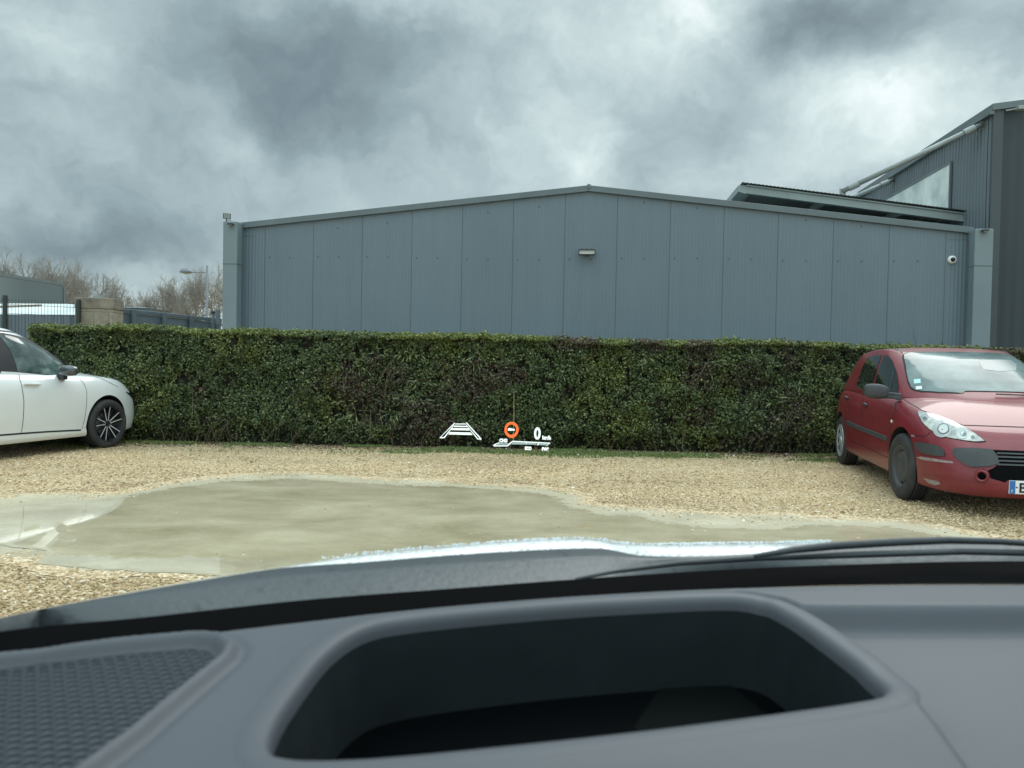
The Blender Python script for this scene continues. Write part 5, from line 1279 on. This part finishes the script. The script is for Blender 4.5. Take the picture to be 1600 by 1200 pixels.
    wr = MB().tube([D(x, y+5, .945) for x, y in W1], [.003, .005, .006, .006, .0055, .005, .005, .004], 10).build('wiper', wm, None, smooth=True); part(wr)
    W2 = [(900, 905), (960, 893), (1060, 880), (1180, 872), (1300, 868), (1500, 862), (1700, 866)]
    part(MB().tube([D(x, y, .93) for x, y in W2], [.002, .003, .004, .0045, .005, .005, .005], 8).build('wiper', wm, None, smooth=True))
    W3 = [(500, 928), (620, 906), (760, 892), (900, 885), (1000, 882)]
    # ---- dashboard as one moulded surface
    hx0, hx1, hy0, hy1, st = -.80, 1.40, .36, 1.25, .0034
    nx, ny = int((hx1-hx0)/st), int((hy1-hy0)/st)
    X, Y = np.meshgrid(hx0+st*np.arange(nx), hy0+st*np.arange(ny), indexing='ij')
    def zpoly(lst, z=ZD): return [tuple(PZ(a, b_, z).xy) for a, b_ in lst]
    op_px = [(415, 1176), (428, 1130), (470, 1070), (505, 1025), (545, 994), (590, 976), (700, 962), (900, 946), (1080, 937), (1150, 936), (1200, 944), (1240, 965), (1290, 1000), (1350, 1045), (1400, 1088), (1330, 1102), (1200, 1120), (1000, 1146), (800, 1168), (620, 1186), (520, 1192), (440, 1190)]
    op = zpoly(op_px); sdv = sdist(X, Y, op)
    Zs = np.full(X.shape, ZD)
    # gentle crown and raised lip around the opening
    Zs += .004*np.exp(-(np.clip(sdv, 0, 9)/.03)**2)
    # right hand part sits lower, behind a ridge that leaves the far corner of the opening
    stp = zpoly([(1150, 935), (1215, 946), (1250, 960), (1300, 961), (1600, 962), (2400, 975), (2400, 1500), (1650, 1500), (1560, 1260), (1480, 1150), (1420, 1085), (1330, 1010), (1240, 958)], ZD-.010)
    sr = sdist(X, Y, stp); Zs -= .030*smooth(.012, -.012, sr)
    # far edge rolls down
    far = np.array([PZ(x, dtop(x), ZD).xy for x in xs]); fy = np.interp(X[:, 0], far[:, 0], far[:, 1])[:, None]
    edge = fy-Y; Zs -= .05*smooth(.022, -.012, edge)+.002*smooth(.05, .02, edge)
    # near side rolls down towards the driver
    near = np.array([PZ(x, 1320, ZD).xy for x in xs]); nyv = np.interp(X[:, 0], near[:, 0], near[:, 1])[:, None]
    Zs -= .9*np.clip(nyv+.015-Y, 0, 1)**1.15
    # speaker recess with rounded rim
    sp_px = [(-300, 1085), (-60, 1040), (60, 1022), (200, 1007), (300, 999), (332, 1003), (345, 1015), (338, 1030), (300, 1060), (250, 1100), (190, 1150), (120, 1200), (40, 1262), (-300, 1500)]
    sp = zpoly(sp_px); ss = sdist(X, Y, sp)
    Zs -= .010*smooth(.004, -.006, ss); Zs += .0075*np.exp(-((ss-.008)/.0055)**2)-.004*np.exp(-((ss-.021)/.005)**2)
    V = np.stack([X, Y, Zs], -1).reshape(-1, 3); I = np.arange(nx*ny).reshape(nx, ny)
    Q = np.stack([I[:-1, :-1], I[1:, :-1], I[1:, 1:], I[:-1, 1:]], -1)
    keep = (sdv[:-1, :-1] > .0165) & (edge[:-1, :-1] > -.02) & (Y[:-1, :-1] > nyv[:-1]-.14); Q = Q[keep].reshape(-1, 4)
    dmx, nt, b = mat('dashboard_mat', (.08, .087, .10), .55, spec=.45); co = coords(nt)
    nt.l.new(nt.bump(nt.noise(co, 420, 3), .12, .0008), b.inputs['Normal'])
    nt.l.new(nt.ramp(nt.noise(co, 3, 4), [(.3, (.075, .082, .094)), (.7, (.088, .096, .110))]), b.inputs['Base Color'])
    db = bulk('dashboard', V, Q, dmx, {}, smooth=True); part(db)
    sub = lambda o: (setattr(o, 'parent', db), o)[1]
    # rounded lip and dark well, lofted from the smoothed outline
    q = np.array(op)
    for _ in range(4): q = np.stack([.75*q+.25*np.roll(q, -1, 0), .25*q+.75*np.roll(q, -1, 0)], 1).reshape(-1, 2)
    tg = np.roll(q, -1, 0)-np.roll(q, 1, 0); tg /= np.linalg.norm(tg, axis=1)[:, None]; nrm = np.stack([tg[:, 1], -tg[:, 0]], 1)
    if sdist(q[:1, 0]+nrm[:1, 0]*.004, q[:1, 1]+nrm[:1, 1]*.004, op)[0] < 0: nrm = -nrm
    from_grid = lambda x, y: Zs[min(max(int((x-hx0)/st+.5), 0), Zs.shape[0]-1), min(max(int((y-hy0)/st+.5), 0), Zs.shape[1]-1)]
    base = np.array([from_grid(x, y) for x, y in q+nrm*.016]); 
    for _ in range(6): base = .25*np.roll(base, 1)+.5*base+.25*np.roll(base, -1)
    def rings(lst): return [[tuple(v)+(z_,) for v, z_ in zip(np.vstack([q+nrm*o_, (q+nrm*o_)[:1]]), np.append(base+dz, base[0]+dz))] for o_, dz in lst]
    lip = MB().grid(rings([(.026, -.002), (.0205, .0004), (.013, .0008), (.006, .0008), (.0025, -.0006), (-.0005, -.0035), (-.0022, -.009), (-.003, -.016)])).build('well_lip', dmx, None, smooth=True); sub(lip)
    lin = rough_mat('well_shaded_plastic_mat', (.020, .026, .029), .6, .15, 6, spec=.15)  # dark plastic, its colour also stands in for shade inside the well
    sub(MB().grid(rings([(-.0028, -.0155), (-.004, -.04), (-.008, -.115)])).build('well_wall', lin, None, smooth=True))
    fl = MB(); fl.prism([(x, y, ZD-.125) for x, y in q+nrm*-.003], (0, 0, .022)); sub(fl.build('projector_cover', mat('projector_mat', (.002, .0025, .003), .3, spec=.05)[0], None, fixn=True))
    lw = [tuple(PZ(a, b_, ZD-.10).xy) for a, b_ in ((1040, 1060), (1120, 1052), (1180, 1100), (1200, 1115), (1000, 1140), (990, 1135))]
    sub(MB().prism([(x, y, ZD-.1025) for x, y in lw], (0, 0, .001)).build('projector_lens', mat('projector_lens_mat', (.0028, .004, .004), .8, spec=.05)[0], None))
    # speaker grille: plate with hexagonally set pits
    g = .0011; gx0, gx1, gy0, gy1 = -.62, -.20, .50, .90
    bb = np.array(sp); gx0 = max(bb[:, 0].min(), -.66); gx1 = bb[:, 0].max(); gy0 = max(bb[:, 1].min(), .49); gy1 = bb[:, 1].max()
    nx, ny = int((gx1-gx0)/g), int((gy1-gy0)/g); X, Y = np.meshgrid(gx0+g*np.arange(nx), gy0+g*np.arange(ny), indexing='ij')
    ss = sdist(X[::1, ::1], Y[::1, ::1], sp)
    pt = .0122; ph = pt*.80
    row = np.round(Y/ph); xo = np.where(row % 2 == 0, 0, pt/2); ddx = (X-xo)/pt; ddx = (ddx-np.round(ddx))*pt; ddy = Y-row*ph
    rr = np.hypot(ddx, ddy)
    hole = smooth(.0052, .0036, rr)*smooth(-.004, -.009, ss)
    Zg = ZD-.0075-.007*hole
    V = np.stack([X, Y, Zg], -1).reshape(-1, 3); I = np.arange(nx*ny).reshape(nx, ny); Q = np.stack([I[:-1, :-1], I[1:, :-1], I[1:, 1:], I[:-1, 1:]], -1)
    Q = Q[(ss[:-1, :-1] < -.002)].reshape(-1, 4)
    sgm, nt, b = mat('speaker_mat', (.12, .14, .16), .75, spec=.15); ha = nt.add('ShaderNodeAttribute', attribute_name='pit')
    nt.l.new(nt.mix(ha.outputs['Fac'], (.055, .065, .074), (.004, .005, .006)), b.inputs['Base Color'])
    sub(bulk('speaker_grille', V, Q, sgm, {'pit': smooth(.5, 1, hole).ravel()}, smooth=True))
    # ---- windscreen glass
    gm = bpy.data.materials.new('windscreen_glass_mat'); gm.use_nodes = True; nt = NT(gm.node_tree); nt.n.clear()
    lw_ = nt.add('ShaderNodeLayerWeight'); lw_.inputs['Blend'].default_value = .5
    f = nt.math('POWER', lw_.outputs['Facing'], 4.0); f = nt.math('ADD', nt.math('MULTIPLY', f, .055), .003)
    t = nt.add('ShaderNodeBsdfTransparent'); t.inputs[0].default_value = (.98, .985, .985, 1); gl = nt.add('ShaderNodeBsdfGlossy'); gl.inputs['Roughness'].default_value = .02
    ms = nt.add('ShaderNodeMixShader'); nt.l.new(f, ms.inputs[0]); nt.l.new(t.outputs[0], ms.inputs[1]); nt.l.new(gl.outputs[0], ms.inputs[2])
    nt.l.new(ms.outputs[0], nt.add('ShaderNodeOutputMaterial').inputs[0])
    b0 = [D(x, band(x)+4, .916) for x in xs if -140 <= x]; b0 = [p for p in b0 if p.x < 1.5]; n = len(b0); rows = []
    for j in range(13):
        t_ = j/12; rows.append([Vector((p.x*(1-t_)+(-.42+1.64*i/(n-1))*t_, p.y*(1-t_)+(.06+.06*math.sin(math.pi*i/(n-1)))*t_, .916+(1.50-.916)*t_+.03*math.sin(math.pi*t_))) for i, p in enumerate(b0)])
    part(MB().grid(rows).build('windscreen', gm, None, smooth=True, fixn=False))
    # ---- cabin shell round the driver
    cb = rough_mat('cabin_lining_mat', (.04, .04, .045), .8, .1, 3); bw = M_bonnet = m
    wh = bpy.data.materials['bonnet_paint_mat']
    part(MB().box(-.44, 1.24, -2.3, .07, 1.51, 1.54).build('roof', wh, None, bevel=.01)); part(MB().box(-.43, 1.23, -2.29, .06, 1.49, 1.507).build('headliner', cb, None))
    for x0, x1 in ((-.66, -.60), (1.40, 1.46)):
        part(MB().box(x0, x1, -2.3, .62, .25, 1.0).build('door', cb, None, bevel=.02))
    for a, b_ in (((-.62, .66, .93), (-.44, .05, 1.50)), ((1.42, .95, .93), (1.22, .05, 1.50))):
        part(MB().tube([a, b_], .035, 8).build('windscreen_pillar', cb, None))
    for x in (-.52, 1.32): part(MB().tube([(x-.08*(1 if x < 0 else -1), -.55, .95), (x+.08*(1 if x < 0 else -1), -.6, 1.50)], .05, 8).build('door_pillar', cb, None))
    part(MB().box(-.6, 1.4, -2.4, -2.3, .25, 1.52).build('tailgate', cb, None))
    for x in (.0, .82):
        part(MB().box(x-.25, x+.25, -.75, -.15, .35, .55).build('seat', cb, None, bevel=.06)); part(MB().box(x-.25, x+.25, -.90, -.76, .45, 1.22).build('seat_back', cb, None, bevel=.05))
    part(MB().box(-.6, 1.4, .30, .44, .35, .82).build('lower_dashboard', cb, None, bevel=.03)); part(MB().box(-.6, 1.4, -2.3, .3, .2, .25).build('floor_pan', cb, None))
    for x in (-.52, 1.32): part(MB().lathe([(.18, -.1), (.31, -.1), (.32, 0), (.31, .1), (.18, .1)], 40, 'x', c=(x, 1.15, .32)).build('wheel', M_tyre, None, smooth=True))
    for x in (-.52, 1.32): part(MB().lathe([(.18, -.1), (.31, -.1), (.32, 0), (.31, .1), (.18, .1)], 40, 'x', c=(x, -1.5, .32)).build('wheel', M_tyre, None, smooth=True))
    # ---- head-up display, its image standing 4.5 m ahead
    YH = 4.5; em = mat('display_white_mat', (0, 0, 0), .5, emit=(.86, 1, .95), es=.95)[0]; eo = mat('display_orange_mat', (0, 0, 0), .5, emit=(1.0, .16, .03), es=.95)[0]; ed = mat('display_grey_mat', (0, 0, 0), .5, emit=(.30, .40, .38), es=.9)[0]
    Z = lambda x, y: P(640+x/6.154, 630+y/6.154, YH)
    def poly(name, lists, mt, parent, dy=0.0):
        mb = MB()
        for l in lists: mb.prism([Z(*q)+Vector((0, dy, 0)) for q in l], (0, .002, 0))
        o = mb.build(name, mt, None, fixn=True); o.parent = parent or root
        if parent is None: o.matrix_parent_inverse = Matrix.Translation(root.location).inverted()
        return o
    bar = poly('head_up_display', [[(802, 404), (830, 388), (862, 376), (866, 381), (838, 393), (820, 406), (935, 406), (990, 362), (1352, 380), (1350, 388), (994, 371), (942, 415), (812, 415)],
         [(1352, 380), (1350, 388), (1318, 410), (1310, 412)], [(1225, 402), (1238, 378), (1248, 380), (1236, 404)], [(1112, 382), (1122, 376), (1130, 378), (1120, 386)]], em, None)
    poly('gauge_fill', [[(866, 383), (955, 386), (938, 400), (830, 402)], [(1000, 375), (1225, 384), (1215, 400), (975, 396)], [(1250, 386), (1340, 390), (1312, 406), (1240, 403)]], ed, bar, .004)
    poly('lane_symbol', [[(288, 332), (430, 188), (438, 192), (302, 325), (330, 326), (428, 204), (432, 208), (336, 336), (290, 337)],
         [(540, 188), (548, 184), (692, 342), (688, 350), (652, 348), (538, 204), (544, 204), (658, 340), (676, 340)],
         [(442, 196), (536, 196), (540, 204), (436, 204)], [(430, 216), (548, 218), (556, 230), (424, 228)], [(408, 240), (566, 242), (578, 262), (400, 258)]], em, bar)
    poly('lane_bar', [[(385, 278), (588, 282), (606, 306), (372, 300)]], em, bar)
    ring = [(980+68*math.cos(a), 256+77*math.sin(a)) for a in np.linspace(0, 2*math.pi, 49)[:-1]]; rin = [(980+46*math.cos(a), 254+50*math.sin(a)) for a in np.linspace(0, 2*math.pi, 49)[:-1]]
    mb = MB(); n = 48; A = [Z(*q) for q in ring]; B = [Z(*q) for q in rin]; of = Vector((0, .002, 0))
    mb.add(A+B+[a+of for a in A]+[b_+of for b_ in B], [(i, (i+1) % n, n+(i+1) % n, n+i) for i in range(n)]+[(2*n+i, 3*n+i, 3*n+(i+1) % n, 2*n+(i+1) % n) for i in range(n)]+[(i, 2*n+i, 2*n+(i+1) % n, (i+1) % n) for i in range(n)]+[(n+i, n+(i+1) % n, 3*n+(i+1) % n, 3*n+i) for i in range(n)])
    o = mb.build('warning_ring', eo, None); o.parent = bar
    poly('warning_symbol', [[(942, 256), (950, 240), (970, 240), (990, 246), (1008, 248), (1014, 262), (980, 264), (950, 264)]], em, bar)
    def tx(s_, x, y, hpx, nm, bold=.0, tilt=0, sx=1.0):
        p = Z(x, y); o = text3d(s_, hpx/6.154*YH/F/.70, em, bar, p, (R(90), ROLL, 0), nm, .001, bold)
        o.scale = (sx, 1, 1); return o
    tx('0', 1196, 342, 108, 'speed_digit', .003, sx=.80); tx('km/h', 1276, 346, 34, 'speed_unit', .002, sx=.82)
    tx('CHG', 864, 372, 30, 'charge_text', .002, sx=.8); tx('ECO', 1108, 446, 28, 'eco_text', .002, sx=.78); tx('PWR', 1272, 454, 28, 'power_text', .002, sx=.8)
own_car()
